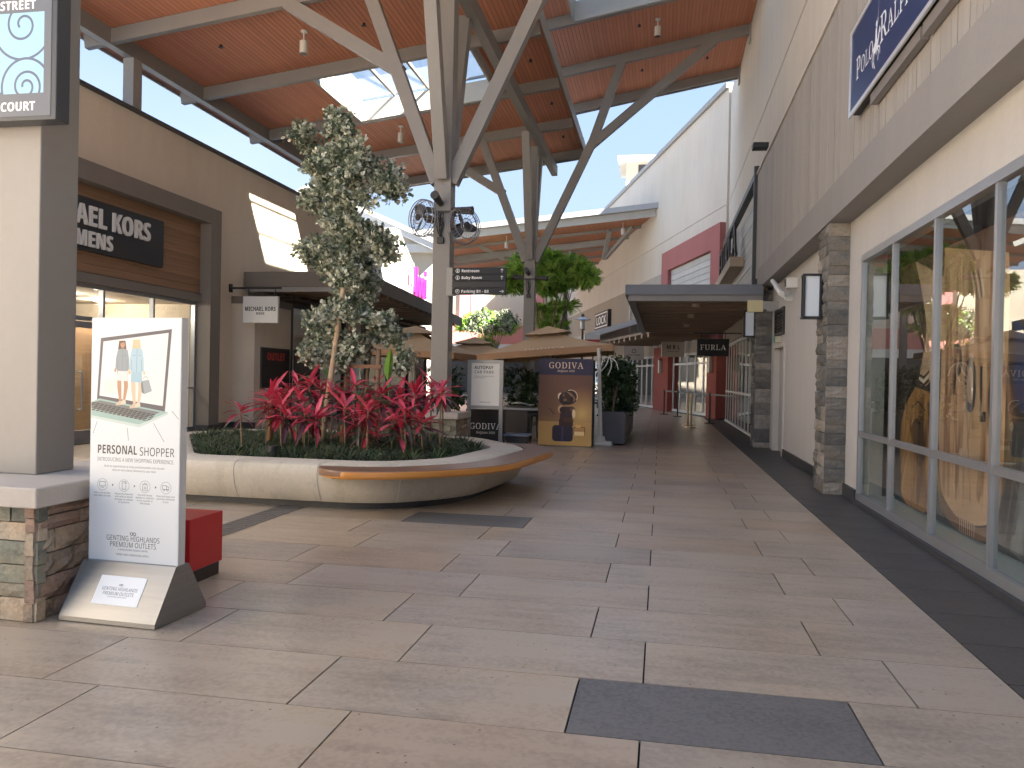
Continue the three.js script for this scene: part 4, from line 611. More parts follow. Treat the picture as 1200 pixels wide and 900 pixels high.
// ---------------------------------------------------------------- advertising stand, red box, pier sign
{
  const t = thing('advertising_stand', 'white personal shopper poster stand with laptop picture on a wedge steel foot', 'sign', [-2.95, 0, -4.15]);
  const a = -0.05, rot = (g) => { g.translate(2.95, 0, 4.1); g.rotateY(a); g.translate(-2.95, 0, -4.1); return g; };
  M('panel', rot(bx(-3.275, -2.675, 0.26, 1.715, -4.165, -4.105)), std({ color: C(0.6, 0.61, 0.62), roughness: 0.45 }), t);
  const poster = art(768, 1864, (x, w, h) => {
    x.fillStyle = '#e3e8ec'; x.fillRect(0, 0, w, h);
    // laptop
    const P = (pts, c) => { x.beginPath(); pts.forEach(([a, b], i) => i ? x.lineTo(a, b) : x.moveTo(a, b)); x.closePath(); x.fillStyle = c; x.fill(); };
    x.lineJoin = 'round';
    P([[75, 150], [690, 78], [640, 705], [48, 628]], '#55525c'); P([[98, 176], [662, 106], [622, 655], [70, 590]], '#e9e9e8');
    P([[0, 640], [70, 612], [668, 700], [420, 800], [0, 742]], '#9ab9b6'); P([[0, 648], [76, 626], [600, 702], [450, 760], [0, 688]], '#6d7377');
    for (let r = 0; r < 5; r++) for (let k = 0; k < 15; k++) { const bx0 = 12 + k * 37 - r * 10, by = 640 + k * 5.4 + r * 12; if (bx0 < 2) continue; P([[bx0, by], [bx0 + 29, by + 4.3], [bx0 + 22, by + 12], [bx0 - 7, by + 8]], '#2a2c31'); }
    P([[0, 742], [420, 800], [668, 700], [668, 716], [424, 822], [0, 762]], '#c6d6d4');
    x.strokeStyle = '#6c7276'; x.lineWidth = 4; for (const [x0, y0, x1, y1] of [[55, 785, 20, 880], [320, 830, 332, 925], [545, 785, 640, 925], [700, 690, 760, 750]]) { x.beginPath(); x.moveTo(x0, y0); x.lineTo(x1, y1); x.stroke(); }
    // two walking figures in denim
    const fig = (fx, fy, s, coat, skirt, hair, skin) => {
      const e = (cx, cy, rx, ry, c, r = 0) => { x.beginPath(); x.ellipse(fx + cx * s, fy + cy * s, rx * s, ry * s, r, 0, 7); x.fillStyle = c; x.fill(); };
      const q = (pts, c) => P(pts.map(([a, b]) => [fx + a * s, fy + b * s]), c);
      q([[-30, -20], [24, -22], [36, 60], [22, 85], [-26, 80], [-38, 40]], hair); e(0, 8, 19, 25, skin); q([[-22, -8], [0, -24], [22, -8], [8, -10], [-12, -4]], hair);
      q([[-24, 60], [-6, 300], [-2, 432], [-22, 432], [-40, 330], [-44, 200]], skin); q([[6, 200], [44, 205], [52, 320], [30, 420], [10, 420], [18, 320]], skin);
      q([[-40, 46], [-10, 38], [14, 38], [44, 48], [56, 110], [60, 200], [42, 204], [40, 215], [-38, 212], [-44, 195], [-60, 190], [-56, 110]], coat); q([[-38, 205], [42, 205], [48, 280], [-46, 276]], skirt);
      x.strokeStyle = '#66777f'; x.lineWidth = 2.5; for (const [a, b, c, d] of [[2, 42, 0, 205], [-30, 90, -12, 92], [14, 92, 34, 90], [-40, 120, -38, 200], [40, 120, 42, 200]]) { x.beginPath(); x.moveTo(fx + a * s, fy + b * s); x.lineTo(fx + c * s, fy + d * s); x.stroke(); }
      q([[-26, 430], [0, 428], [4, 456], [-50, 462], [-52, 450]], '#c9b6a0'); q([[8, 418], [32, 418], [36, 446], [-4, 456], [-8, 442]], '#d7cbb8');
      e(-60, 200, 9, 14, skin); e(62, 212, 9, 14, skin);
    };
    fig(268, 190, 1.02, '#8f9aa3', '#d6dcdd', '#5c4034', '#b98a6c'); fig(392, 182, 1.08, '#a9c8d8', '#9fc2d3', '#d9c08f', '#dcc0a4');
    P([[445, 470], [500, 460], [528, 545], [462, 570]], '#9aa3ab'); P([[445, 470], [462, 570], [440, 556], [432, 490]], '#6f7880');
    x.strokeStyle = '#7d868c'; x.lineWidth = 4; x.beginPath(); x.arc(472, 455, 18, 3.1, 6.2); x.stroke(); P([[120, 470], [215, 455], [205, 570], [108, 575]], '#e8e4dc');
    // words
    const fit = (s, px, py, w) => { x.save(); x.textAlign = 'left'; x.translate(px, py); x.scale(w / x.measureText(s).width, 1); x.fillText(s, 0, 0); x.restore(); };
    x.fillStyle = '#22252a'; x.font = 'bold 92px sans-serif'; fit('PERSONAL', 58, 1030, 352); x.font = '88px sans-serif'; fit('SHOPPER', 428, 1034, 300);
    x.fillStyle = '#50555b'; x.font = '40px sans-serif'; fit('INTRODUCING A NEW SHOPPING EXPERIENCE.', 60, 1088, 668);
    x.textAlign = 'center'; x.font = '21px sans-serif'; x.fillText('Book an appointment at shop.premiumoutlets.com.my and', 384, 1132, 520); x.fillText('have an extra dainty delivered to your door', 384, 1160, 380);
    x.strokeStyle = '#8b9096'; x.lineWidth = 3;
    [110, 300, 482, 660].forEach((cx, i) => { x.beginPath(); x.arc(cx, 1268, 44, 0, 7); x.stroke(); x.strokeStyle = '#40454b'; if (i === 0) { x.strokeRect(cx - 26, 1246, 52, 34); x.beginPath(); x.moveTo(cx - 14, 1290); x.lineTo(cx + 14, 1290); x.stroke(); } if (i === 1) { x.strokeRect(cx - 16, 1238, 32, 58); x.beginPath(); x.moveTo(cx - 6, 1250); x.lineTo(cx + 26, 1246); x.stroke(); } if (i === 2) { x.strokeRect(cx - 20, 1252, 40, 42); x.beginPath(); x.arc(cx, 1252, 12, 3.14, 6.28); x.moveTo(cx - 10, 1270); x.lineTo(cx + 10, 1270); x.moveTo(cx - 10, 1280); x.lineTo(cx + 10, 1280); x.stroke(); } if (i === 3) { x.strokeRect(cx - 28, 1250, 34, 30); x.strokeRect(cx + 6, 1258, 20, 22); x.beginPath(); x.arc(cx - 14, 1284, 6, 0, 7); x.moveTo(cx + 20, 1284); x.arc(cx + 14, 1284, 6, 0, 7); x.stroke(); } x.strokeStyle = '#8b9096'; if (i < 3) P([[cx + 86, 1258], [cx + 98, 1268], [cx + 86, 1278]], '#22252a'); });
    x.fillStyle = '#5b6066'; x.font = '18px sans-serif'; [[110, ['Visit us on 24 May', 'and select an item']], [300, ['Request your favourites', 'and send us details', 'through our website', 'or by phone']], [482, ['Pay and choose', 'delivery or collection', 'at our counter or', 'self-pickup']], [660, ['Shop and enjoy your', 'purchase delivered', 'to you']]].forEach(([cx, l]) => l.forEach((s, i) => x.fillText(s, cx, 1338 + i * 21, 160)));
    x.fillStyle = '#33383d'; x.lineWidth = 5; x.strokeStyle = '#33383d'; for (const cx of [372, 398]) { x.beginPath(); x.ellipse(cx, 1632, 12, 10, 0.4, 0, 7); x.stroke(); }
    x.font = '54px sans-serif'; fit('GENTING HIGHLANDS', 152, 1688, 464); fit('PREMIUM OUTLETS', 182, 1736, 404); x.font = '18px sans-serif'; x.fillText('A WHOLESOME DESIGN CENTRE', 384, 1762, 260); x.font = '20px sans-serif'; x.fillText('TERMS AND CONDITIONS APPLY.', 384, 1800, 290);
  }, { roughness: 0.45, color: C(0.8, 0.8, 0.8) });
  const pl = new THREE.PlaneGeometry(0.592, 1.42); pl.translate(-2.975, 1.0, -4.1035); M('poster', rot(pl), poster, t, true);
  const foot = poly([[-3.90, 0.005], [-3.90, 0.03], [-4.075, 0.305], [-4.19, 0.305], [-4.36, 0.03], [-4.36, 0.005]], 'x', 0.62).translate(-3.285, 0, 0);
  M('foot', rot(foot), std({ color: C(0.34, 0.335, 0.33), map: dataTex(256, (u, v) => tint([0.95, 0.94, 0.92], 1 + 0.16 * fbm(u, v, 3, 60, 3, 201) - 0.5 * Math.max(0, fbm(u, v, 14, 14, 4, 202) - 0.16)), true), roughness: 0.42, metalness: 0.85 }), t);
  const lab = new THREE.PlaneGeometry(0.30, 0.165); lab.rotateX(-0.5657); lab.translate(-2.965, 0.17, -3.9865);
  M('label', rot(lab), art(512, 282, (x, w, h) => { x.fillStyle = '#e6e9ec'; x.fillRect(0, 0, w, h); x.fillStyle = '#4a4f55'; x.textAlign = 'center'; x.strokeStyle = '#4a4f55'; x.lineWidth = 5; for (const cx of [246, 266]) { x.beginPath(); x.ellipse(cx, 86, 10, 8, 0.4, 0, 7); x.stroke(); } const fit = (s, px, py, w) => { x.save(); x.textAlign = 'left'; x.translate(px, py); x.scale(w / x.measureText(s).width, 1); x.fillText(s, 0, 0); x.restore(); }; x.font = '46px sans-serif'; fit('GENTING HIGHLANDS', 56, 142, 400); fit('PREMIUM OUTLETS', 86, 188, 345); x.font = '15px sans-serif'; x.fillText('A WHOLESOME DESIGN CENTRE', 256, 208, 220); }), t, true);
}
{
  const t = thing('red_box_seat', 'glossy red box seat on a dark base behind the poster stand', 'seat', [-3.25, 0, -5]);
  M('box', rb(-3.52, -3.005, 0.09, 0.44, -5.12, -4.72, 0.008), std({ color: C(0.50, 0.018, 0.022), roughness: 0.28 }), t); M('base', bx(-3.50, -3.02, 0.0, 0.09, -5.10, -4.74), std({ color: C(0.035, 0.03, 0.028), roughness: 0.5 }), t);
}
{
  const t = thing('hanging_sign', 'dark direction sign with blue spiral pattern reading street and food court', 'sign', [-4.05, 3.3, -4.15]);
  const y0 = 2.875, y1 = 4.0, x0 = -4.55, x1 = -3.52;
  M('case', rb(x0, x1, y0, y1, -4.21, -4.10, 0.006), std({ color: C(0.045, 0.05, 0.06), roughness: 0.45 }), t);
  M('face', plate(x1 - x0 - 0.05, y1 - y0 - 0.05, 'pz', (x0 + x1) / 2 - 0.012, (y0 + y1) / 2, -4.098), art(1000, 1075, (x, w, h) => {
    x.fillStyle = '#5f646e'; x.fillRect(0, 0, w, h); x.fillStyle = '#93bfe0'; const px0 = 50, px1 = 950, py0 = 465, py1 = 941; x.fillRect(px0, py0, px1 - px0, py1 - py0);
    x.save(); x.beginPath(); x.rect(px0, py0, px1 - px0, py1 - py0); x.clip(); x.strokeStyle = '#56607a'; x.lineWidth = 15;
    const spiral = (cx, cy, r, turns, a0, dirn) => { x.fillStyle = '#93bfe0'; x.beginPath(); x.arc(cx, cy, r, 0, 7); x.fill(); x.stroke(); x.beginPath(); for (let i = 0; i <= 90; i++) { const f = i / 90, a = a0 + dirn * f * turns * 6.283, q = r * 0.62 * (1 - f * 0.8); x[i ? 'lineTo' : 'moveTo'](cx + q * Math.cos(a), cy + q * Math.sin(a)); } x.stroke(); };
    for (const s of [[180, 620, 220, 1.4, 0, -1], [300, 900, 160, 1.5, 3, 1], [560, 760, 200, 1.5, 2, 1], [803, 535, 205, 1.5, -0.6, -1], [827, 900, 165, 1.6, 0.5, -1], [420, 500, 150, 1.5, 1, 1]]) spiral(...s);
    x.restore(); x.fillStyle = '#f4f4f4'; x.font = 'bold 74px sans-serif'; x.textAlign = 'right'; x.fillText('STREET', 890, 445); x.fillText('MARKET', 470, 445); x.fillText('FOOD COURT', 895, 1042);
    x.font = 'bold 80px sans-serif'; x.fillText('GENTING', 890, 200);
  }, { roughness: 0.5 }), t, true);
}
// ---------------------------------------------------------------- signs on the left
{
  const t = thing('shop_sign', 'black shop sign with raised white brand lettering over the left boarded shopfront', 'sign', [-10.55, 4.1, -13.2]);
  M('panel', bx(-10.59, -10.50, 3.60, 4.58, -15.34, -11.1), std({ color: C(0.016, 0.017, 0.022), roughness: 0.4 }), t);
  const put3 = (s, size, cz, y) => { let g = letters(s, size, 0.04, font, 0.92); g.rotateY(Math.PI / 2); g.translate(-10.5, y, cz); M('lettering', g, std({ color: C(0.74, 0.73, 0.71), roughness: 0.4 }), t); };
  put3('MICHAEL KORS', 0.37, -13.18, 4.07); put3('MENS', 0.29, -13.22, 3.68);
}
{
  const t = thing('hanging_sign', 'square white hanging shop sign on a black wall bracket left of the red plants', 'sign', [-9.6, 2.95, -17.75]);
  M('bracket', [beam(V(-10.32, 3.44, -17.75), V(-9.0, 3.44, -17.75), 0.05, 0.05), bx(-10.34, -10.30, 3.34, 3.54, -17.81, -17.69)], mBlack, t); M('hanger', [rod(V(-9.85, 3.24, -17.75), V(-9.85, 3.44, -17.75), 0.012), rod(V(-9.15, 3.24, -17.75), V(-9.15, 3.44, -17.75), 0.012)], mBlack, t);
  M('panel', rb(-9.97, -9.06, 2.60, 3.24, -17.79, -17.71, 0.006), std({ color: C(0.66, 0.66, 0.64), roughness: 0.5 }), t);
  M('face', plate(0.88, 0.61, 'pz', -9.515, 2.92, -17.707), art(512, 356, (x, w, h) => { x.fillStyle = '#dcdcd8'; x.fillRect(0, 0, w, h); x.fillStyle = '#111'; x.textAlign = 'center'; x.font = 'bold 78px sans-serif'; x.fillText('MICHAEL KORS', 256, 196, 470); x.lineWidth = 2; x.strokeStyle = '#111'; x.strokeText('MICHAEL KORS', 256, 196, 470); x.font = 'bold 48px sans-serif'; x.fillText('MENS', 256, 250, 130); }), t, true);
}
{
  const t = thing('notice_panel', 'dark grey notice panel with red lit letters beside the left shop window', 'sign', [-9.95, 1.7, -19.4]);
  M('case', bx(-9.97, -9.93, 1.0, 2.05, -20.15, -18.6), std({ color: C(0.07, 0.06, 0.055), roughness: 0.5 }), t);
  M('print', plate(1.5, 1.0, 'px', -9.928, 1.52, -19.38), art(512, 342, (x, w, h) => { x.fillStyle = '#3a332e'; x.fillRect(0, 0, w, h); x.fillStyle = '#e03428'; x.textAlign = 'center'; x.font = 'bold 92px sans-serif'; x.fillText('OUTLET', 256, 100, 420); }), t, true);
  const b = thing('notice_panel', 'dark notice board with small red letters facing the walkway, above the leftmost red plants', 'sign', [-9.75, 1.6, -20.4]);
  M('case', bx(-9.95, -9.32, 0.9, 2.05, -20.46, -20.4), std({ color: C(0.07, 0.06, 0.055), roughness: 0.5 }), b);
  M('print', plate(0.6, 1.1, 'pz', -9.635, 1.48, -20.396), art(256, 470, (x, w, h) => { x.fillStyle = '#40372f'; x.fillRect(0, 0, w, h); x.fillStyle = '#e03428'; x.textAlign = 'center'; x.font = 'bold 52px sans-serif'; x.fillText('CK OUT', 128, 100, 190); }), b, true);
}
{
  const t = thing('wall_lettering', 'tall pink raised letters on the sunlit white wall left of the column', 'sign', [-10.3, 5.2, -32.4]);
  let g = letters('looi', 1.15, 0.12, font, 0.55); g.rotateY(Math.PI / 2); g.translate(-10.3, 4.75, -32.9); M('lettering', g, std({ color: C(0.42, 0.02, 0.20), roughness: 0.4 }), t);
  M('upright', bx(-10.3, -10.2, 4.9, 5.95, -32.15, -32.02), std({ color: C(0.42, 0.02, 0.20), roughness: 0.4 }), t);
}
// ---------------------------------------------------------------- fans, signs and lamps on the column behind the planter
function fan(cx, cy, cz, yaw, nm) {
  const t = thing('wall_fan', nm, 'fan', [cx, cy, cz], 'misting fans on the canopy columns'); t.rotation.y = yaw; ORG.set(t, [0, 0, 0]);
  const c = [], r = 0.33;
  for (const [q, z] of [[r, 0], [r * 0.985, 0.06], [r * 0.985, -0.06], [r * 0.7, 0.1], [r * 0.35, 0.115]]) c.push(new THREE.TorusGeometry(q, 0.009, 5, 36).translate(0, 0, z));
  for (let k = 0; k < 28; k++) { const a = k * Math.PI / 14; c.push(tube([[0.05 * Math.cos(a), 0.05 * Math.sin(a), 0.12], [r * 0.7 * Math.cos(a), r * 0.7 * Math.sin(a), 0.1], [r * Math.cos(a), r * Math.sin(a), 0.0], [r * 0.7 * Math.cos(a), r * 0.7 * Math.sin(a), -0.1], [0.08 * Math.cos(a), 0.08 * Math.sin(a), -0.11]], 0.004, 8, 3)); }
  M('cage', c, std({ color: C(0.30, 0.30, 0.31), roughness: 0.4, metalness: 0.6 }), t);
  M('motor', [new THREE.CylinderGeometry(0.07, 0.055, 0.18, 14).rotateX(Math.PI / 2).translate(0, 0, -0.19), new THREE.CylinderGeometry(0.06, 0.06, 0.03, 14).rotateX(Math.PI / 2).translate(0, 0, 0.12)], mBlack, t);
  for (let k = 0; k < 3; k++) { const g = new THREE.SphereGeometry(0.14, 10, 6); g.scale(0.55, 1, 0.09); g.rotateY(0.5); g.translate(0, 0.15, 0); g.rotateZ(k * 2.094 + 0.4); M('fan_blade', g, std({ color: C(0.05, 0.052, 0.06), roughness: 0.4 }), t); }
  M('arm', tube([[0, 0, -0.28], [0, -0.02, -0.38], [-0.04, -0.12, -0.46]], 0.022, 8, 6), mBlack, t);
}
for (const [z, w] of [[-14.15, 'nearer column behind the planter'], [-23.9, 'farther column by the feathery tree']]) {
  const x = -3.98, n = z > -20;
  if (n) fan(x - 0.30, 4.25, z + 0.34, -0.55, `dark caged fan on the left of the ${w}`); if (n) fan(x + 0.42, 4.12, z + 0.22, 0.8, `dark caged fan on the right of the ${w}`);
  const f = thing('flood_light', `three dark tubular floodlights bracketed round the ${w}`, 'floodlight', [x, 4.5, z]);
  for (const [a, b] of [[V(x - 0.16, 4.44, z + 0.05), V(x - 0.5, 4.46, z + 0.1)], [V(x + 0.16, 4.44, z + 0.05), V(x + 0.54, 4.42, z + 0.1)], [V(x - 0.02, 4.54, z + 0.17), V(x - 0.04, 4.62, z + 0.5)]]) M('lamp_tube', [rod(a, b, 0.055, 0.075, 14), rod(b, b.clone().add(b.clone().sub(a).setLength(0.02)), 0.08, 0.08, 14)], mDarkPaint, f);
  M('bracket', bx(x - 0.19, x + 0.19, 4.37, 4.41, z - 0.19, z + 0.19), mDarkPaint, f);
  const j = thing('junction_box', `small dark junction box with dangling cables on the ${w}`, 'box', [x, 3.85, z + 0.2]);
  M('housing', rb(x - 0.07, x + 0.05, 3.82, 3.93, z + 0.163, z + 0.22, 0.006), mDarkPaint, j);
  const R = rng(61); M('cable', Array.from({ length: 6 }, (_, i) => tube([[x - 0.12 + 0.03 * i, 4.38, z + 0.175], [x - 0.1 + R() * 0.16, 4.2, z + 0.19], [x - 0.1 + R() * 0.16, 4.05, z + 0.185], [x - 0.04 + 0.012 * i, 3.92, z + 0.18]], 0.007, 12, 4)), mBlack, j);
}
{
  const t = thing('direction_sign', 'black direction sign with four slats for restroom, baby room and parking', 'sign', [-3.7, 3.05, -13.85]), x0 = -3.72, x1 = -2.74, z = -13.86;
  M('mount', bx(-3.83, -3.69, 2.86, 3.36, -13.98, -13.84), mSteelPale, t);
  [['Restroom', '↑', 1], ['Baby Room', '↑', 2], ['', '', 0], ['Parking B1 - B8', '→', 3]].forEach(([s, ar, ic], i) => {
    const y = 3.30 - i * 0.122, m = M('slat', rb(x0, x1, y - 0.058, y + 0.058, z - 0.03, z + 0.03, 0.004), std({ color: C(0.022, 0.022, 0.025), roughness: 0.5 }), t);
    if (!s) return;
    M('print', plate(x1 - x0 - 0.01, 0.108, 'pz', (x0 + x1) / 2, y, z + 0.0325), art(768, 86, (x, w, h) => { x.fillStyle = '#232428'; x.fillRect(0, 0, w, h); x.fillStyle = '#efefef'; x.font = 'bold 56px sans-serif'; x.textAlign = 'left'; x.fillText(s, 130, 63); x.strokeStyle = '#efefef'; x.lineWidth = 6; x.beginPath(); x.arc(76, 43, 27, 0, 7); x.stroke(); if (ic === 3) { x.font = 'bold 38px sans-serif'; x.fillText('P', 63, 57); } else { x.beginPath(); x.arc(76, 30, 6, 0, 7); x.fill(); x.fillRect(69, 38, 14, 24); } const cx = 715; x.lineWidth = 7; x.beginPath(); if (ar === '↑') { x.moveTo(cx, 70); x.lineTo(cx, 18); x.moveTo(cx - 18, 36); x.lineTo(cx, 18); x.lineTo(cx + 18, 36); } else { x.moveTo(cx - 28, 43); x.lineTo(cx + 26, 43); x.moveTo(cx + 6, 24); x.lineTo(cx + 26, 43); x.lineTo(cx + 6, 62); } x.stroke(); }), m, true);
  });
}
[[-7.55, -15.7, yb, 'left part of the lower canopy, nearest'], [-7.55, -22.05, yb, 'lower canopy behind the treetop'], [-0.3, -22.1, yr, 'higher canopy on the right'], [-6.0, -12.4, yb, 'lower canopy near the column']].forEach(([x, z, f, w], i) => {
  if (i === 3) return; const y = f(x) + 0.27, t = thing('pendant_light', `white cylindrical pendant light under the ${w}`, 'lamp', [x, y, z], 'pendant lights under the canopies');
  M('stem', [new THREE.CylinderGeometry(0.018, 0.018, 0.22, 8).translate(x, y - 0.1, z), new THREE.CylinderGeometry(0.07, 0.07, 0.03, 12).translate(x, y - 0.01, z)], mWhite, t); M('shade', new THREE.CylinderGeometry(0.085, 0.085, 0.26, 18).translate(x, y - 0.34, z), paint(0.7, 0.66, 0.58, 0.5), t); M('lens', new THREE.CylinderGeometry(0.08, 0.08, 0.01, 14).translate(x, y - 0.474, z), mDarkPaint, t);
});

// ---------------------------------------------------------------- right-hand fittings
{
  const t = thing('shop_sign', 'navy shop sign with silver edge, white lettering and polo rider high on the right wall', 'sign', [2.1, 5, -7.5]), z0 = -9.72, z1 = -4.5, y0 = 4.50, y1 = 5.42;
  M('case', bx(2.07, 2.17, y0, y1, z0, z1), mBlack, t); M('edge', [bx(2.055, 2.075, y0 - 0.03, y0 + 0.02, z0 - 0.03, z1 + 0.03), bx(2.055, 2.075, y1 - 0.02, y1 + 0.03, z0 - 0.03, z1 + 0.03), bx(2.055, 2.075, y0 + 0.02, y1 - 0.02, z0 - 0.03, z0 + 0.02), bx(2.055, 2.075, y0 + 0.02, y1 - 0.02, z1 - 0.02, z1 + 0.03)], std({ color: C(0.72, 0.73, 0.76), roughness: 0.3, metalness: 0.4 }), t);
  M('face', plate(z1 - z0 - 0.04, y1 - y0 - 0.04, 'nx', 2.066, (y0 + y1) / 2, (z0 + z1) / 2), art(2048, 360, (x, w, h) => {
    x.fillStyle = '#22335f'; x.fillRect(0, 0, w, h); x.fillStyle = '#e9ebf1'; x.textAlign = 'left';
    const caps = (s, px, big, small) => { for (const wd of s.split(' ')) { x.font = `${big}px serif`; x.fillText(wd[0], px, 245); px += x.measureText(wd[0]).width + 4; x.font = `${small}px serif`; x.fillText(wd.slice(1), px, 245); px += x.measureText(wd.slice(1)).width + 38; } return px; };
    caps('POLO', 90, 138, 98); caps('RALPH LAUREN', 480, 160, 114);
    // rider with raised mallet on a galloping horse
    x.save(); x.translate(420, 205); x.scale(0.8, 1); x.lineCap = 'round'; x.strokeStyle = x.fillStyle;
    x.beginPath(); x.ellipse(0, 20, 46, 24, -0.15, 0, 7); x.fill(); x.beginPath(); x.moveTo(28, 10); x.lineTo(70, -44); x.lineTo(92, -22); x.lineTo(84, -10); x.lineTo(70, -16); x.lineTo(46, 26); x.fill();
    x.lineWidth = 10; for (const p of [[-34, 30, -62, 62, -46, 92], [-26, 36, -34, 76, -14, 104], [30, 32, 58, 58, 48, 88], [34, 30, 76, 44, 84, 72]]) { x.beginPath(); x.moveTo(p[0], p[1]); x.lineTo(p[2], p[3]); x.lineTo(p[4], p[5]); x.stroke(); } x.lineWidth = 7; x.beginPath(); x.moveTo(-44, 14); x.lineTo(-76, 34); x.stroke();
    x.beginPath(); x.arc(8, -72, 13, 0, 7); x.fill(); x.beginPath(); x.moveTo(-14, 4); x.lineTo(-4, -56); x.lineTo(20, -56); x.lineTo(26, 0); x.fill(); x.lineWidth = 11; x.beginPath(); x.moveTo(16, -48); x.lineTo(34, -84); x.stroke(); x.lineWidth = 4; x.beginPath(); x.moveTo(34, -84); x.lineTo(52, -176); x.stroke(); x.lineWidth = 9; x.beginPath(); x.moveTo(40, -180); x.lineTo(68, -174); x.stroke(); x.lineWidth = 12; x.beginPath(); x.moveTo(10, 0); x.lineTo(26, 34); x.lineTo(14, 54); x.stroke(); x.restore();
  }, { roughness: 0.35 }), t, true);
  M('under_light', [bx(2.1, 2.17, y0 - 0.14, y0 - 0.03, -8.95, -7.3), bx(2.1, 2.17, y0 - 0.14, y0 - 0.03, -7.24, -5.4)], paint(0.24, 0.22, 0.21, 0.4), t);
}
function lantern(x, z, y0, y1, nm) {
  const t = thing('wall_lantern', nm, 'lamp', [x, y0, z], 'frosted box lanterns on the stone pillars'), w = 0.10, d = 0.075;
  M('frosted_glass', bx(x - w + 0.012, x + w - 0.012, y0 + 0.03, y1 - 0.03, z - d + 0.008, z + d - 0.008), std({ color: C(0.66, 0.70, 0.74), roughness: 0.35 }), t);
  const f = [rb(x - w - 0.02, x + w + 0.02, y1 - 0.03, y1, z - d - 0.02, z + d + 0.02, 0.004), rb(x - w - 0.02, x + w + 0.02, y0, y0 + 0.03, z - d - 0.02, z + d + 0.02, 0.004)]; for (const a of [-1, 1]) for (const b of [-1, 1]) f.push(bx(x + a * w - 0.012, x + a * w + 0.012, y0 + 0.03, y1 - 0.03, z + b * d - 0.012, z + b * d + 0.012));
  M('frame', f, mBlack, t); M('arm', bx(x + w, x + w + 0.1, (y0 + y1) / 2 - 0.1, (y0 + y1) / 2 + 0.1, z - 0.03, z + 0.03), mBlack, t);
}
lantern(1.93, -11.1, 2.27, 2.86, 'black framed frosted box lantern on the nearer stone pillar'); lantern(1.87, -18.1, 2.40, 2.98, 'black framed frosted box lantern on the farther stone pillar, by the awning');
{
  const t = thing('security_camera', 'white bullet security camera tilted down under the grey beam', 'camera', [2.25, 3.25, -15.3]);
  M('body', rod(V(2.06, 3.36, -15.9), V(2.10, 3.02, -15.0), 0.045, 0.052, 14), mWhite, t); M('bracket', [rod(V(2.08, 3.05, -15.25), V(2.2, 2.98, -15.3), 0.02), new THREE.CylinderGeometry(0.06, 0.06, 0.05, 12).rotateZ(Math.PI / 2).translate(2.22, 2.98, -15.3), bx(2.24, 2.33, 2.92, 3.04, -15.36, -15.24)], mWhite, t);
  const w = thing('motion_light', 'small white box light on the wall beside the security camera', 'lamp', [2.25, 3.2, -14.8]); M('housing', rb(2.14, 2.33, 3.1, 3.28, -14.9, -14.72, 0.01), mWhite, w); M('lens', bx(2.13, 2.14, 3.12, 3.26, -14.88, -14.74), mDarkPaint, w);
  const s = thing('exit_sign', 'small yellowish lightbox sign jutting from the wall above the service door', 'sign', [2.1, 3, -16.8]); M('box', rb(1.72, 2.02, 2.86, 3.1, -17.1, -16.98, 0.006), paint(0.62, 0.54, 0.30, 0.5), s); M('fixing', [bx(2.02, 2.33, 2.92, 3.08, -17.08, -17.0), bx(2.1, 2.25, 2.88, 2.92, -17.09, -16.99)], mSteelPale, s);
  const v = thing('louvre_vent', 'black louvred vent in the wall above the service door', 'vent', [2.3, 2.7, -16.7]); M('frame', [bx(2.29, 2.33, 2.36, 2.42, -17.3, -16.1), bx(2.29, 2.33, 2.84, 2.9, -17.3, -16.1), bx(2.29, 2.33, 2.42, 2.84, -17.3, -17.24), bx(2.29, 2.33, 2.42, 2.84, -16.16, -16.1)], mBlack, v); for (let k = 0; k < 7; k++) M('louvre', beam(V(2.31, 2.45 + k * 0.06, -17.24), V(2.31, 2.45 + k * 0.06, -16.16), 0.03, 0.035, V(1, -0.7, 0)), mBlack, v);
  const e = thing('access_reader', 'green and cream access reader box above the service door frame', 'box', [2.3, 2.27, -16.6]); M('housing', rb(2.22, 2.33, 2.22, 2.34, -16.72, -16.5, 0.006), paint(0.60, 0.56, 0.40, 0.5), e); M('face', bx(2.2, 2.22, 2.22, 2.34, -16.72, -16.6), paint(0.05, 0.28, 0.24, 0.5), e);
  const u = thing('wall_uplight', 'short black wall light jutting from the upper wall below the canopy end', 'lamp', [2.2, 7, -19.4]); M('housing', rb(1.98, 2.33, 6.86, 6.98, -19.5, -19.2, 0.01), mBlack, u); M('lens', bx(2.0, 2.2, 6.985, 6.99, -19.48, -19.22), mDarkPaint, u);
}
{
  const t = thing('wall_lettering', 'black letters standing on a timber box ledge on the white boarded bay', 'sign', [2.05, 5, -26.5]);
  M('ledge', rb(1.86, 2.25, 4.72, 5.0, -30.2, -23.6, 0.006), std({ color: C(0.42, 0.33, 0.24), map: woodMap, roughness: 0.6 }), t);
  let g = letters('FURLA', 1.05, 0.06, serif, 1.45); g.rotateY(-Math.PI / 2); g.translate(2.06, 5.02, -26.9); M('lettering', g, mBlack, t);
}
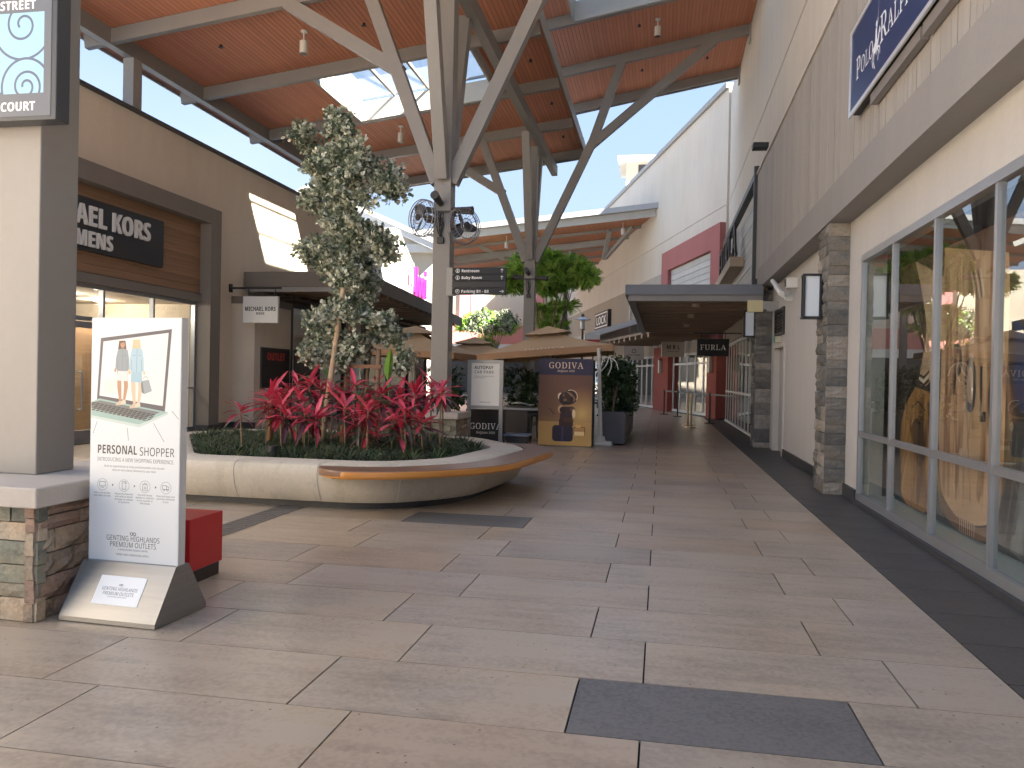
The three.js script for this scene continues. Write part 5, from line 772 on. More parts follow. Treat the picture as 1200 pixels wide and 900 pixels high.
{
  const t = thing('hanging_sign', 'black hanging sign with white FURLA lettering under the slatted awning', 'sign', [1.3, 2.5, -23.2]), z = -23.2;
  const x0 = 0.98, x1 = 1.86, y0 = 2.13, y1 = 2.62;
  M('panel', rb(x0, x1, y0, y1, z - 0.04, z + 0.04, 0.005), std({ color: C(0.012, 0.012, 0.014), roughness: 0.4 }), t);
  M('face', plate(x1 - x0 - 0.02, y1 - y0 - 0.02, 'pz', (x0 + x1) / 2, (y0 + y1) / 2, z + 0.043), art(512, 280, (x, w, h) => { x.fillStyle = '#131316'; x.fillRect(0, 0, w, h); x.fillStyle = '#eeeae2'; x.font = '122px serif'; spaced(x, 'FURLA', 256, 182, 6); }), t, true);
  M('bracket', [beam(V(0.9, 2.78, z), V(2.24, 2.78, z), 0.03, 0.03), rod(V(1.1, 2.62, z), V(1.1, 2.78, z), 0.01), rod(V(1.75, 2.62, z), V(1.75, 2.78, z), 0.01)], mBlack, t);
}
{   // far square shop signs
  const sq = (lz, lx, y0, w, h, nm, draw) => { const t = thing('hanging_sign', nm, 'sign', FO, 'pale square signs of the far shops'); t.rotation.y = TH; ORG.set(t, [0, 0, 0]); M('panel', rb(lx - w / 2, lx + w / 2, y0, y0 + h, lz - 0.04, lz + 0.04, 0.006), paint(0.55, 0.49, 0.42, 0.5), t); M('face', plate(w - 0.03, h - 0.03, 'pz', lx, y0 + h / 2, lz + 0.043), art(384, 288, (x, W, H) => { x.fillStyle = '#bfb3a4'; x.fillRect(0, 0, W, H); x.fillStyle = '#191716'; x.textAlign = 'center'; draw(x); }), t, true); M('hanger', [rod(V(lx - w / 3, y0 + h, lz), V(lx - w / 3, 3.06, lz), 0.012), rod(V(lx + w / 3, y0 + h, lz), V(lx + w / 3, 3.06, lz), 0.012)], mBlack, t); };
  sq(-4.4, -0.62, 2.42, 1.0, 0.8, 'pale square hanging sign with spaced black capitals, behind the black FURLA sign', (x) => { x.font = 'bold 92px sans-serif'; spaced(x, 'MRL', 192, 170, 22); x.font = '22px sans-serif'; x.fillText('PREMIUM LEATHER', 96, 214); });
  sq(-10.8, -0.75, 2.42, 1.05, 0.75, 'pale square hanging sign with a small round emblem, left of the red pier', (x) => { x.lineWidth = 10; x.strokeStyle = '#2a2624'; x.beginPath(); x.arc(192, 110, 34, 2.6, 6.9); x.stroke(); x.fillRect(150, 140, 84, 10); x.font = '40px serif'; x.fillText('ALDO VERDI', 192, 208, 250); });
  const t = thing('shop_sign', 'black framed box sign with white capitals on the tan far wall', 'sign', FO); t.rotation.y = TH; ORG.set(t, [0, 0, 0]);
  M('case', bx(-0.25, -0.03, 4.65, 5.75, -23.9, -19.7), mBlack, t); M('face', plate(4.0, 0.95, 'nx', -0.256, 5.2, -21.8), art(512, 122, (x, w, h) => { x.fillStyle = '#191919'; x.fillRect(0, 0, w, h); x.strokeStyle = '#eee'; x.lineWidth = 10; x.strokeRect(10, 8, w - 20, h - 16); x.fillStyle = '#f2f2f2'; x.font = 'bold 92px sans-serif'; x.save(); x.translate(60, 94); x.scale(392 / x.measureText('LOCK').width, 1); x.fillText('LOCK', 0, 0); x.restore(); }), t, true);
  for (const [lz, nm] of [[-0.5, 'right-hand'], [-7.4, 'left-hand']]) { const l = thing('wall_light', `narrow pale wall light on the ${nm} red pier of the far shops`, 'lamp', FO, 'wall lights on the red piers'); l.rotation.y = TH; ORG.set(l, [0, 0, 0]); M('housing', rb(-0.40, -0.26, 1.75, 2.35, lz - 0.1, lz + 0.1, 0.01), paint(0.6, 0.56, 0.48, 0.4), l); M('cap', bx(-0.42, -0.25, 2.35, 2.39, lz - 0.12, lz + 0.12), mDarkPaint, l); }
}
// ---------------------------------------------------------------- queue posts
[[0.92, -24.8, 'gold', 'nearest brass queue post in the middle of the walkway'], [0.86, -25.9, 'gold', 'brass queue post standing just behind the nearest one'], [0.66, -31.8, 'black', 'right-hand black queue post before the far red pier'], [0.14, -33.6, 'black', 'left-hand black queue post before the far red pier'], [1.62, -27.4, 'black', 'black queue post with belt in front of the right-hand shopfront']].forEach(([x, z, c, nm]) => {
  const t = thing('queue_post', nm, 'queue post', [x, 0, z], 'queue posts on the walkway'), m = c === 'gold' ? std({ color: C(0.60, 0.45, 0.26), roughness: 0.3, metalness: 0.9 }) : mBlack;
  M('post', new THREE.CylinderGeometry(0.032, 0.032, 0.93, 14).translate(x, 0.49, z), m, t); M('base', new THREE.CylinderGeometry(0.16, 0.175, 0.03, 20).translate(x, 0.016, z), m, t); M('head', new THREE.CylinderGeometry(0.042, 0.042, 0.09, 14).translate(x, 0.98, z), m, t);
});
for (const [a, b, y, nm] of [[V(0.66, 0.98, -31.8), V(0.14, 0.98, -33.6), 0.06, 'black belt strung between the two black queue posts'], [V(1.62, 0.98, -27.4), V(2.2, 0.98, -24.3), 0.06, 'black belt from the queue post to the right-hand shopfront'], [V(1.62, 0.97, -27.4), V(0.66, 0.97, -31.8), 0.06, 'black belt strung from the right queue post back to the far queue posts']]) tag(M('queue_belt', beam(a, b, 0.05, 0.004, Y), mBlack), nm, 'belt');

// ---------------------------------------------------------------- café terrace
const mCanvas = std({ color: C(0.56, 0.42, 0.27), map: mottle, roughness: 0.85 });
function umbrella(cx, cz, half, yE, yTop, yaw, tilt, nm, words) {
  const t = thing('cafe_umbrella', nm, 'umbrella', [cx, 0, cz], 'beige square café umbrellas'); t.rotation.set(0, yaw, tilt); ORG.set(t, [0, 0, 0]);
  const cone = (h, y0, y1, sag, n = 8) => { const p = []; const pt = (s, u, f) => { const q = (a, b) => { const e = h * (1 - f); return [a * e, y0 + (y1 - y0) * f - sag * Math.sin(Math.PI * f) + 0.05 * h * (1 - f) * (u * u - 1) * 0.9, b * e]; }; return [q(u, 1), q(1, -u), q(-u, -1), q(-1, u)][s]; };
    for (let s = 0; s < 4; s++) for (let i = 0; i < n; i++) for (let j = 0; j < 6; j++) { const a = pt(s, -1 + 2 * i / n, j / 6), b = pt(s, -1 + 2 * (i + 1) / n, j / 6), c = pt(s, -1 + 2 * (i + 1) / n, (j + 1) / 6), d = pt(s, -1 + 2 * i / n, (j + 1) / 6); p.push(...a, ...b, ...c, ...a, ...c, ...d); }
    const g = new THREE.BufferGeometry(); g.setAttribute('position', new THREE.Float32BufferAttribute(p, 3)); g.computeVertexNormals(); return g; };
  const can = M('canopy', cone(half, yE, yTop - 0.1, 0.05), mCanvas, t); M('vent_cap', cone(half * 0.36, yTop - 0.19, yTop, 0.0), mCanvas, can);
  const val = []; for (const [a, b] of [[[-1, 1], [1, 1]], [[1, 1], [1, -1]], [[1, -1], [-1, -1]], [[-1, -1], [-1, 1]]]) val.push(beam(V(a[0] * half, yE - 0.07, a[1] * half), V(b[0] * half, yE - 0.07, b[1] * half), 0.012, 0.14)); M('valance', val, std({ color: C(0.40, 0.24, 0.14), map: mottle, roughness: 0.85 }), t);
  const ribs = []; for (const a of [[1, 1], [1, -1], [-1, -1], [-1, 1], [0, 1], [1, 0], [0, -1], [-1, 0]]) ribs.push(beam(V(a[0] * half, yE - (a[0] * a[1] ? 0.03 : 0.12), a[1] * half), V(0, yTop - 0.26, 0), 0.03, 0.025)); M('rib', ribs, std({ color: C(0.5, 0.45, 0.38), roughness: 0.6 }), t); M('pole', rod(V(0, 0, 0), V(0, yTop - 0.12, 0), 0.03), std({ color: C(0.5, 0.47, 0.42), roughness: 0.5 }), t);
  if (words) { let g = letters('GODIVA', 0.17, 0.004, serif, 1.0); const sl = Math.atan2(yTop - 0.1 - yE, half); g.rotateX(-(Math.PI / 2 - sl)); g.translate(0.0, yE - 0.002, half - 0.14); M('lettering', g, std({ color: C(0.74, 0.62, 0.44), roughness: 0.8 }), can); }
}
umbrella(-2.42, -18.75, 1.5, 2.05, 2.66, 0.05, 0.09, 'beige square café umbrella nearest the walkway, lettered on its edge, above the chocolate poster', true);
umbrella(-6.15, -19.2, 1.5, 2.0, 2.66, -0.05, -0.03, 'beige square café umbrella left of the near column, beyond the red plants', false);
umbrella(-5.25, -22.2, 1.45, 2.02, 2.55, 0.1, 0, 'beige square café umbrella farthest back, seen right of the near column', false);
{
  const t = thing('parasol_post', 'slim white corner post with tied cords, right of the chocolate poster board', 'post', [-1.27, 0, -17.1]);
  M('post', rod(V(-1.25, 0.1, -17.15), V(-1.33, 2.08, -17.15), 0.045, 0.04, 12), paint(0.62, 0.61, 0.58, 0.5), t); M('foot', [rb(-1.5, -1.0, 0, 0.09, -17.4, -16.9, 0.02), new THREE.CylinderGeometry(0.08, 0.11, 0.1, 12).translate(-1.25, 0.14, -17.15)], paint(0.6, 0.6, 0.57, 0.5), t);
  M('cord', [tube([[-1.3, 1.55, -17.1], [-1.16, 1.72, -17.1], [-1.1, 1.9, -17.12], [-1.05, 1.7, -17.1], [-1.12, 1.5, -17.1]], 0.012, 16, 5), tube([[-1.29, 1.6, -17.1], [-1.2, 1.88, -17.1], [-0.98, 1.82, -17.12], [-0.9, 1.62, -17.1]], 0.012, 16, 5)], paint(0.66, 0.66, 0.64, 0.6), t);
}
{
  const t = thing('poster_board', 'tall brown and gold chocolate poster board under the café umbrella', 'sign', [-1.92, 0, -16.4]); t.rotation.y = -0.0; const W = 1.13, H = 1.80;
  t.position.set(-1.93, 0, -16.3); ORG.set(t, [0, 0, 0]); t.rotation.y = -0.04;
  M('board', bx(-W / 2, W / 2, 0.02, H + 0.02, -0.05, 0), mBlack, t); M('side_return', bx(W / 2 - 0.03, W / 2, 0.02, H, -0.35, -0.05), mBlack, t);
  const pl = new THREE.PlaneGeometry(W - 0.02, H - 0.02); pl.translate(0, H / 2 + 0.02, 0.0025);
  M('poster', pl, art(640, 1020, (x, w, h) => {
    let g = x.createLinearGradient(0, 180, 0, h); g.addColorStop(0, '#6b4a40'); g.addColorStop(0.55, '#7a5a42'); g.addColorStop(1, '#c09a58'); x.fillStyle = g; x.fillRect(0, 0, w, h);
    g = x.createRadialGradient(520, 640, 20, 520, 640, 330); g.addColorStop(0, '#d2b070'); g.addColorStop(1, 'rgba(190,140,80,0)'); x.fillStyle = g; x.fillRect(0, 180, w, h); x.fillStyle = 'rgba(196,158,96,0.7)'; x.fillRect(0, 738, w, h - 738); x.fillStyle = '#33304a'; x.fillRect(0, 0, w, 186);
    x.fillStyle = '#e8cbb0'; x.font = '98px serif'; spaced(x, 'GODIVA', 320, 108, 6); x.font = 'italic 32px serif'; x.textAlign = 'center'; x.fillText('Belgium 1926', 320, 150);
    // chocolates stacked on a box
    const e = (cx, cy, rx, ry, c) => { x.beginPath(); x.ellipse(cx, cy, rx, ry, 0, 0, 7); x.fillStyle = c; x.fill(); }, r = (a, b, c, d, f) => { x.fillStyle = f; x.fillRect(a, b, c, d); };
    x.fillStyle = '#2b2438'; x.beginPath(); x.roundRect(170, 780, 250, 190, 40); x.fill(); r(280, 790, 26, 180, '#40365a'); x.fillStyle = '#3a241e'; x.beginPath(); x.roundRect(250, 700, 170, 90, 18); x.fill(); r(260, 560, 150, 140, '#38222a'); x.fillStyle = '#4b2d20'; x.beginPath(); x.roundRect(300, 690, 110, 50, 14); x.fill();
    e(270, 590, 36, 46, '#c9a37d'); e(290, 600, 36, 40, '#2c1b1c'); e(400, 600, 42, 44, '#3c2621'); e(408, 592, 26, 26, '#6b4a38'); e(425, 640, 20, 52, '#e8cfa6'); e(260, 440, 30, 44, '#ecd9bb'); e(310, 465, 66, 74, '#2b1d1d'); e(385, 440, 76, 88, '#3d2a24'); x.lineWidth = 10; x.strokeStyle = '#e2c8a8'; x.beginPath(); x.arc(385, 440, 78, -2.0, 0.5); x.stroke(); x.lineWidth = 5; x.strokeStyle = '#a98468'; for (let k = 0; k < 4; k++) { x.beginPath(); x.moveTo(330 + k * 18, 380 + k * 6); x.quadraticCurveTo(400 + k * 12, 420 + k * 10, 420 + k * 8, 500 - k * 8); x.stroke(); } e(300, 425, 16, 26, '#6d4d3c'); e(318, 480, 22, 18, '#7b5a45'); e(395, 470, 20, 34, '#241717'); e(350, 520, 50, 16, '#1f1517');
    x.lineWidth = 7; x.strokeStyle = '#4b3324'; x.strokeRect(430, 800, 130, 84); r(436, 850, 118, 46, '#e9cf96'); r(450, 770, 60, 34, '#d9ad68'); r(436, 806, 118, 40, '#b98a52'); x.strokeStyle = '#4a342c'; x.lineWidth = 10; x.beginPath(); x.moveTo(130, 580); x.lineTo(190, 650); x.stroke();
  }), t, true);
}
{
  const bd = art(512, 420, (x, w, h) => { x.fillStyle = '#241d1b'; x.fillRect(0, 0, w, h); x.fillStyle = '#f1ece2'; x.font = '104px serif'; spaced(x, 'GODIVA', 262, 236, 4); x.font = 'italic 40px serif'; x.textAlign = 'center'; x.fillText('Belgium 1926', 262, 292); });
  for (const [x, z, nm] of [[-3.34, -15.25, 'low black café screen with white lettering right of the near column plinth'], [-4.75, -15.2, 'low black café screen with white lettering behind the red plants']]) { const t = thing('cafe_screen', nm, 'screen', [x, 0, z], 'low black lettered café screens'); M('panel', rb(x - 0.42, x + 0.36, 0.06, 0.78, z - 0.03, z + 0.03, 0.005), mBlack, t); M('print', plate(0.76, 0.66, 'pz', x - 0.03, 0.43, z + 0.0325), bd, t, true); M('foot', [bx(x - 0.42, x - 0.34, 0, 0.06, z - 0.2, z + 0.2), bx(x + 0.28, x + 0.36, 0, 0.06, z - 0.2, z + 0.2)], mBlack, t); }
  const t = thing('car_park_sign', 'white autopay car park notice in a grey metal stand', 'sign', [-3.32, 0, -15]); const z = -14.95;
  M('frame', [bx(-3.67, -3.60, 0.0, 1.74, z - 0.03, z + 0.03), bx(-3.04, -2.97, 0.0, 1.74, z - 0.03, z + 0.03), bx(-3.60, -3.04, 1.68, 1.74, z - 0.03, z + 0.03), bx(-3.60, -3.04, 0.80, 0.86, z - 0.03, z + 0.03)], std({ color: C(0.30, 0.30, 0.30), roughness: 0.4, metalness: 0.5 }), t); M('board', bx(-3.60, -3.04, 0.86, 1.68, z - 0.01, z + 0.005), mWhite, t); M('foot', bx(-3.7, -2.94, 0, 0.03, z - 0.22, z + 0.22), mDarkPaint, t);
  M('print', plate(0.55, 0.81, 'pz', -3.32, 1.27, z + 0.0075), art(440, 648, (x, w, h) => { x.fillStyle = '#e4e2dd'; x.fillRect(0, 0, w, h); x.textAlign = 'left'; x.fillStyle = '#2b2b2b'; x.font = 'bold 70px sans-serif'; x.fillText('AUTOPAY', 42, 92, 300); x.fillStyle = '#8b8883'; x.font = 'bold 66px sans-serif'; x.fillText('CAR PARK', 42, 158, 330); x.fillStyle = '#4c4a47'; x.font = '20px sans-serif'; x.fillText('Please pay your parking fee before', 42, 206, 320); x.fillText('you return to your car', 42, 230, 180); x.textAlign = 'center'; x.font = '20px sans-serif'; x.fillText('PREMIUM OUTLETS', 220, 606, 190); }), t, true);
}
{   // counter, stools and plants under the umbrella
  const t = thing('cafe_counter', 'dark café counter with pale stone top under the near umbrella', 'counter', [-3.0, 0, -17.3]);
  M('top', rb(-3.75, -2.45, 0.70, 0.75, -17.9, -17.1, 0.008), std({ color: C(0.30, 0.31, 0.33), roughness: 0.25 }), t); M('cabinet', bx(-3.7, -2.85, 0.02, 0.70, -17.8, -17.15), std({ color: C(0.035, 0.027, 0.025), roughness: 0.5 }), t); M('leg', [bx(-2.58, -2.52, 0, 0.70, -17.2, -17.14), bx(-2.58, -2.52, 0, 0.70, -17.85, -17.79)], mBlack, t);
  const tr = thing('serving_tray', 'crumpled pale cloth and tray lying on the café counter', 'tray', [-3.0, 0.76, -17.4]); M('tray', rb(-3.35, -2.75, 0.752, 0.78, -17.6, -17.25, 0.008), mDarkPaint, tr); const c = new THREE.PlaneGeometry(0.5, 0.3, 10, 6); c.rotateX(-Math.PI / 2); { const p = c.attributes.position, R = rng(3); for (let i = 0; i < p.count; i++) p.setY(i, 0.79 + R() * 0.05 + (0.12 * Math.max(0, 0.3 - Math.abs(p.getX(i) + 0.1)))); } c.translate(-3.02, 0, -17.42); c.computeVertexNormals(); M('cloth', c, mWhite, tr);
  for (const [x, z, nm] of [[-2.62, -16.75, 'dark bar stool by the counter, next to the poster board'], [-2.95, -18.6, 'dark bar stool behind the café counter']]) { const s = thing('bar_stool', nm, 'stool', [x, 0, z], 'dark café stools'); M('seat', new THREE.CylinderGeometry(0.18, 0.17, 0.05, 16).translate(x, 0.62, z), mBlack, s); for (let k = 0; k < 4; k++) M('leg', rod(V(x + 0.17 * Math.cos(k * 1.57 + 0.8), 0, z + 0.17 * Math.sin(k * 1.57 + 0.8)), V(x + 0.1 * Math.cos(k * 1.57 + 0.8), 0.6, z + 0.1 * Math.sin(k * 1.57 + 0.8)), 0.014), mBlack, s); }
  const sb = thing('blue_tray', 'flat blue-grey tray lying low behind the planter end', 'tray', [-2.7, 0.3, -15.4]); M('top', rb(-3.0, -2.5, 0.27, 0.31, -15.6, -15.2, 0.01), paint(0.16, 0.2, 0.29, 0.4), sb); M('stand', bx(-2.95, -2.55, 0, 0.27, -15.55, -15.25), mBlack, sb);
  const leaf = sprig(0.13, 0.045, 6, 2.4, 0.2);
  const bush = (x, z, y0, rx, h, nm, nm2, cols, seed, pw) => { const p = thing('potted_plant', nm, 'plant', [x, 0, z], 'potted café plants'), cl = [], R = rng(seed); M('pot', [rb(x - pw, x + pw, 0.02, y0, z - pw, z + pw, 0.01)], std({ color: C(0.045, 0.042, 0.045), roughness: 0.5 }), p); for (let k = 0; k < 14; k++) cl.push([x + (R() - 0.5) * rx * 1.3, y0 + h * (0.1 + 0.85 * R()), z + (R() - 0.5) * rx, rx * 0.42, h * 0.13, rx * 0.42]); M('stem', Array.from({ length: 5 }, (_, k) => rod(V(x + (k - 2) * 0.04, y0 - 0.02, z), V(x + (k - 2) * 0.1, y0 + h * 0.7, z + (k % 2) * 0.1), 0.012, 0.006, 5)), mStem, p); crown(p, 'crown', cl, leaf, 560, cols, seed + 1, 0.4); };
  const dk = [[0.035, 0.075, 0.022], [0.05, 0.10, 0.03], [0.022, 0.05, 0.018]], yl = [[0.05, 0.10, 0.025], [0.10, 0.16, 0.03], [0.03, 0.065, 0.02]];
  bush(-3.35, -19.4, 0.3, 0.5, 1.35, 'dark tall leafy potted plant behind the car park notice', 0, dk, 31, 0.2); bush(-5.0, -18.4, 0.3, 0.45, 1.35, 'dark leafy potted plant right of the near column', 0, dk, 41, 0.2);
  for (const [z, k, nm] of [[-17.95, 0, 'nearest dark planter box with glossy green shrub beside the walkway'], [-19.6, 1, 'middle dark planter box with green shrub along the café edge'], [-21.3, 2, 'farthest dark planter box with yellow-green shrub along the café edge']]) {
    const x = -1.02, p = thing('planter_box', nm, 'planter', [x, 0, z], 'planter boxes along the café edge'), cl = [], R = rng(70 + k);
    M('box', [rb(x - 0.28, x + 0.28, 0.03, 0.72, z - 0.78, z + 0.78, 0.012)], paint(0.085, 0.082, 0.09, 0.55), p); M('panel', [-0.52, 0, 0.52].map((q) => rb(x + 0.275, x + 0.292, 0.07, 0.68, z + q - 0.24, z + q + 0.24, 0.004)), paint(0.11, 0.105, 0.11, 0.5), p); M('soil', bx(x - 0.25, x + 0.25, 0.72, 0.725, z - 0.75, z + 0.75), mBlack, p);
    for (let q = 0; q < 22; q++) cl.push([x + (R() - 0.5) * 0.5, 0.75 + R() * (1.0 - 0.05 * k), z + (R() - 0.5) * 1.4, 0.22, 0.15, 0.24]); crown(p, 'crown', cl, leaf, 520, k ? yl : dk, 90 + k, 0.35); M('stem', Array.from({ length: 6 }, (_, q) => rod(V(x, 0.7, z - 0.6 + q * 0.24), V(x + (q % 2) * 0.1, 1.4, z - 0.6 + q * 0.24), 0.012, 0.006, 5)), mStem, p);
  }
}
{
  const x = -3.25, z = -33, t = thing('street_lamp', 'black post lantern with conical metal shade beyond the near umbrella', 'lamp', [x, 0, z]);
  M('post', rod(V(x, 0, z), V(x, 3.45, z), 0.055, 0.045, 12), mBlack, t); M('shade', new THREE.CylinderGeometry(0.07, 0.36, 0.13, 24).translate(x, 3.92, z), std({ color: C(0.55, 0.55, 0.55), roughness: 0.35, metalness: 0.6 }), t); M('glass', new THREE.CylinderGeometry(0.10, 0.10, 0.40, 16).translate(x, 3.66, z), std({ color: C(0.62, 0.66, 0.68), roughness: 0.25 }), t); M('finial', [new THREE.SphereGeometry(0.075, 12, 8).translate(x, 4.04, z), new THREE.CylinderGeometry(0.11, 0.11, 0.03, 14).translate(x, 3.46, z)], mDarkPaint, t);
  const s = thing('small_sign', 'small white sign with red lower half beyond the umbrella corner', 'sign', [-2.75, 2.9, -32]); M('panel', [bx(-3.0, -2.45, 3.0, 3.25, -32.03, -32)], mWhite, s); M('red_band', bx(-3.0, -2.45, 2.82, 3.0, -32.03, -31.995), paint(0.55, 0.05, 0.05, 0.5), s); M('post', rod(V(-2.72, 0, -32.05), V(-2.72, 2.9, -32.05), 0.03), mDarkPaint, s);
}
// ---------------------------------------------------------------- window display: a giant printed board
{
  const b = thing('display_board', 'giant printed picture of a tan lettered jacket inside the right-hand shop window', 'poster', [2.66, 0.1, -6.9]);
  M('board', bx(2.66, 2.70, 0.12, 2.75, -9.75, -4.0), mBlack, b);
  const pg = new THREE.PlaneGeometry(5.75, 2.63); pg.rotateY(-Math.PI / 2); pg.translate(2.657, 1.435, -6.875);
  M('print', pg, art(2048, 936, (x, w, h) => {
    const P = (z, y) => [(z + 9.75) / 5.75 * w, (2.75 - y) / 2.63 * h], R = rng(44);
    const shape = (pts, c) => { x.beginPath(); pts.forEach(([z, y], i) => { const a = P(z, y); if (!i) x.moveTo(...a); else { const q = P(...pts[i - 1]); x.quadraticCurveTo(q[0], q[1], (q[0] + a[0]) / 2, (q[1] + a[1]) / 2); } }); x.closePath(); x.fillStyle = c; x.fill(); };
    const line = (pts, c, lw) => { x.beginPath(); pts.forEach(([z, y], i) => { const a = P(z, y); if (i) { const q = P(...pts[i - 1]); x.quadraticCurveTo(q[0], q[1], a[0], a[1]); } else x.moveTo(...a); }); x.strokeStyle = c; x.lineWidth = lw; x.stroke(); };
    const folds = (z0, z1, y0, y1, n, dark, pale) => { for (let k = 0; k < n; k++) { const z = z0 + R() * (z1 - z0), d = (R() - 0.5) * 0.8, c = R() < 0.5 ? dark : pale, lw = 8 + R() * 44; x.globalAlpha = 0.10 + R() * 0.16; for (let q = 0; q < 4; q++) line([[z, y1 - R() * 0.3], [z + d * 0.4, (y0 + y1) / 2], [z + d, y0 + R() * 0.2]], c, lw * (1 - q * 0.22)); } x.globalAlpha = 1; };
    x.lineCap = x.lineJoin = 'round'; x.fillStyle = '#2c211d'; x.fillRect(0, 0, w, h); let g = x.createLinearGradient(0, 0, 0, h); g.addColorStop(0, '#6a4535'); g.addColorStop(0.5, '#3a2a24'); g.addColorStop(1, '#23242a'); x.fillStyle = g; x.fillRect(0, 0, w, h);
    shape([[-9.2, 2.75], [-8.9, 2.3], [-8.75, 1.95], [-8.95, 1.6], [-9.0, 1.42], [-8.7, 1.4], [-8.45, 1.62], [-8.2, 2.1], [-8.1, 2.75]], '#d8b093'); for (let k = 0; k < 3; k++) line([[-8.98, 1.46 + k * 0.035], [-8.84, 1.42 + k * 0.04], [-8.68, 1.47 + k * 0.045]], k === 1 ? '#efe2d2' : '#3a2a26', 9);
    shape([[-9.1, 1.4], [-9.45, 1.2], [-9.62, 0.9], [-9.55, 0.5], [-9.5, 0.1], [-8.5, 0.1], [-8.42, 0.6], [-8.4, 1.0], [-8.55, 1.3], [-8.8, 1.42]], '#b98452'); folds(-9.5, -8.5, 0.15, 1.35, 26, '#5f3517', '#d9a468'); shape([[-9.25, 0.95], [-9.05, 1.1], [-8.8, 1.0], [-8.7, 0.7], [-8.85, 0.55], [-9.1, 0.62]], 'rgba(50,24,10,0.55)');
    for (const q of [-9.25, -9.02, -8.8]) { x.setLineDash([10, 9]); line([[q, 1.05], [q + 0.05, 0.7], [q + 0.12, 0.12]], '#3d2413', 4); x.setLineDash([]); } line([[-9.2, 1.18], [-9.0, 1.25], [-8.75, 1.16]], '#3d2413', 5);
    shape([[-8.3, 2.75], [-8.32, 1.8], [-8.35, 1.0], [-8.28, 0.4], [-8.0, 0.26], [-7.6, 0.2], [-7.1, 0.28], [-6.86, 0.42], [-6.84, 1.4], [-6.8, 2.2], [-6.9, 2.75]], '#d6a988'); folds(-8.25, -6.9, 0.4, 2.6, 34, '#7d4f37', '#e6bd9c');
    x.fillStyle = '#26262f'; const LT = (c, z, y0, y1, wd) => { const a = P(z, y0), b2 = P(z + wd, y1); x.save(); x.translate(a[0], a[1]); x.transform(1, (R() - 0.4) * 0.18, 0.03, 1, 0, 0); x.font = 'bold 100px sans-serif'; const m = x.measureText(c); x.scale((b2[0] - a[0]) / m.width, (a[1] - b2[1]) / 73); x.fillText(c, 0, 0); x.restore(); };
    LT('P', -8.02, 1.34, 1.82, 0.26); LT('O', -7.72, 1.20, 1.68, 0.30); LT('L', -7.38, 1.12, 1.60, 0.17); LT('O', -7.20, 1.10, 1.54, 0.30); folds(-8.0, -6.95, 1.0, 1.9, 12, '#8f6148', '#d8ab8a');
    shape([[-8.28, 0.42], [-7.9, 0.24], [-7.5, 0.2], [-7.1, 0.26], [-6.86, 0.42], [-6.86, 0.28], [-7.1, 0.14], [-7.55, 0.1], [-8.0, 0.14], [-8.3, 0.3]], '#7e563f'); for (let k = 0; k < 16; k++) { x.fillStyle = k % 2 ? '#d3ae95' : '#5d3328'; x.fillRect(P(-7.78 + k * 0.024, 0)[0], P(0, 0.24)[1], 6, 90); }
    shape([[-7.3, 0.2], [-6.6, 0.3], [-5.2, 0.5], [-5.0, 0.12], [-7.3, 0.12]], '#75706f'); shape([[-6.8, 1.1], [-6.5, 1.2], [-6.1, 1.0], [-5.9, 0.4], [-6.3, 0.1], [-6.75, 0.1]], '#4b4a4e'); folds(-6.75, -6.0, 0.15, 1.1, 16, '#26262b', '#87858a');
    shape([[-6.72, 1.95], [-6.5, 1.85], [-6.38, 1.5], [-6.45, 1.2], [-6.65, 1.25], [-6.75, 1.6]], '#25345f'); shape([[-6.6, 2.6], [-6.35, 2.2], [-6.4, 1.7], [-6.3, 1.2], [-6.2, 0.7], [-4.7, 0.6], [-4.6, 2.7]], '#d3a585'); folds(-6.2, -4.7, 0.7, 2.6, 46, '#7a4c35', '#e2b896'); for (let k = 0; k < 5; k++) line([[-6.55 + k * 0.05, 2.42], [-6.5 + k * 0.05, 2.28], [-6.47 + k * 0.05, 2.12]], k % 2 ? '#5d3328' : '#efe0d0', 7);
    for (let k = 0; k < 5; k++) line([[-7.62 + k * 0.05, 2.42], [-7.56 + k * 0.05, 2.3], [-7.52 + k * 0.05, 2.18]], k % 2 ? '#5d3328' : '#efe0d0', 6);
    x.globalAlpha = 0.06; for (let k = 0; k < 9000; k++) { x.fillStyle = R() < 0.5 ? '#000' : '#fff'; x.fillRect(R() * w, R() * h, 2, 4); } x.globalAlpha = 1;
  }, { roughness: 0.55 }), b, true);
  const pd = thing('teal_screen', 'pale teal screen behind the farthest pane of the shop window', 'panel', [3.2, 0.1, -9.4]); M('panel', bx(3.2, 3.24, 0.1, 2.9, -10, -8.9), paint(0.16, 0.24, 0.24, 0.4), pd); M('edge', bx(3.19, 3.25, 0.1, 2.9, -8.9, -8.86), mWhite, pd);
}
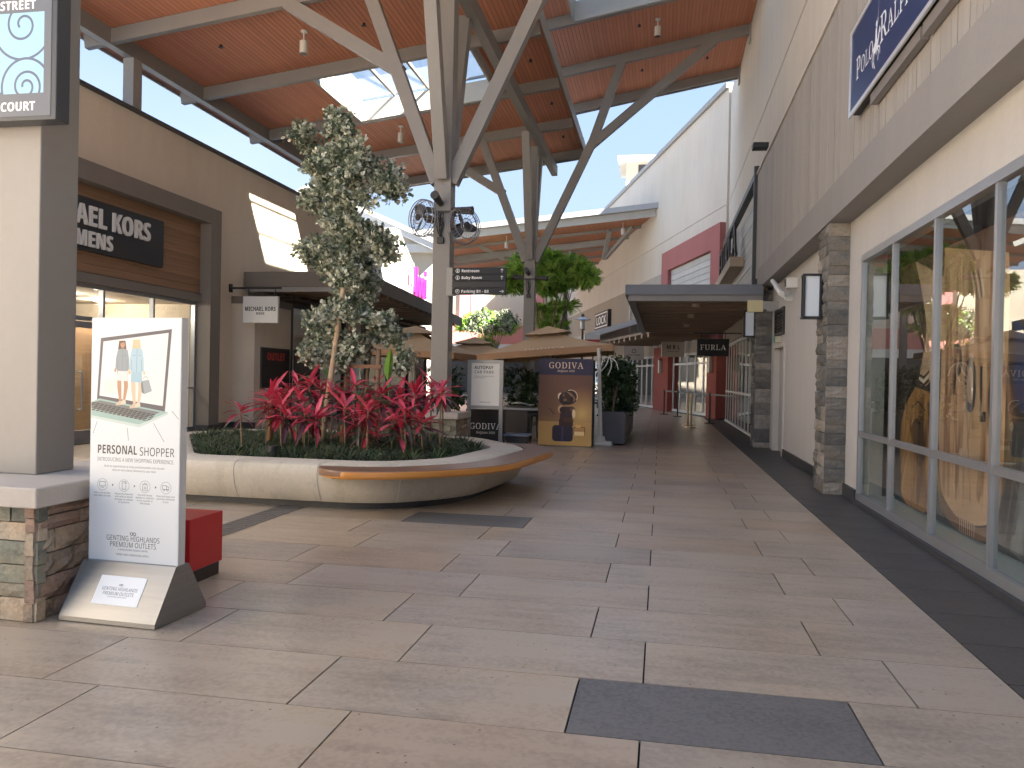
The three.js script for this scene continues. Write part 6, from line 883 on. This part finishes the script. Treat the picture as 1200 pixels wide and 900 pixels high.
// ---------------------------------------------------------------- inside the left shop
{
  const x = -11.6, z = -13.15, t = thing('mannequin', 'headless mannequin in grey jacket and dark trousers behind the left shop door', 'mannequin', [x, 0, z]);
  const lat = (pts) => { const g = new THREE.LatheGeometry(pts.map(([r, y]) => new THREE.Vector2(r, y)), 20); g.scale(1, 1, 0.68); g.rotateY(Math.PI / 2); g.translate(x, 0, z); return g; };
  M('jacket', lat([[0.19, 0.86], [0.2, 1.0], [0.18, 1.15], [0.22, 1.35], [0.225, 1.45], [0.14, 1.55], [0.07, 1.6]]), std({ color: C(0.22, 0.22, 0.23), map: mottle, roughness: 0.85 }), t); M('sleeve', [-1, 1].flatMap((s) => tube3([[x, 1.46, z + s * 0.2], [x + 0.02, 1.2, z + s * 0.27], [x + 0.06, 0.9, z + s * 0.25]], 0.07, 0.05, 6)), std({ color: C(0.22, 0.22, 0.23), map: mottle, roughness: 0.85 }), t); M('trousers', [-1, 1].flatMap((s) => tube3([[x, 0.9, z + s * 0.09], [x + 0.02, 0.5, z + s * 0.1], [x, 0.1, z + s * 0.1]], 0.09, 0.065, 6)), std({ color: C(0.03, 0.03, 0.035), roughness: 0.85 }), t); M('neck', rod(V(x, 1.58, z), V(x, 1.68, z), 0.05), mWhite, t); M('base', new THREE.CylinderGeometry(0.22, 0.22, 0.03, 20).translate(x, 0.035, z), mFrame, t);
  for (const [px, pz, nm] of [[-12.2, -14.5, 'small round ceiling downlight, the lit one seen through the left shop window'], [-12.6, -16.0, 'small round ceiling downlight deeper in the left shop'], [-12.4, -12.0, 'small round ceiling downlight above the left shop door']]) {
    const l = thing('ceiling_downlight', nm, 'lamp', [px, 2.95, pz], 'downlights in the left shop'); M('lamp_bulb', new THREE.CylinderGeometry(0.06, 0.06, 0.02, 14).translate(px, 2.955, pz), new THREE.MeshStandardMaterial({ color: C(0.9, 0.85, 0.75), emissive: C(1, 0.86, 0.66), emissiveIntensity: 0.6 }), l); M('rim', new THREE.TorusGeometry(0.07, 0.012, 6, 20).rotateX(Math.PI / 2).translate(px, 2.965, pz), mWhite, l);
    const p = new THREE.PointLight(new THREE.Color(1, 0.88, 0.72), 1.3); p.position.set(px, 2.93, pz); p.castShadow = true; p.shadow.radius = 4; scene.add(p);
  }
}
renderer.render(scene, camera);
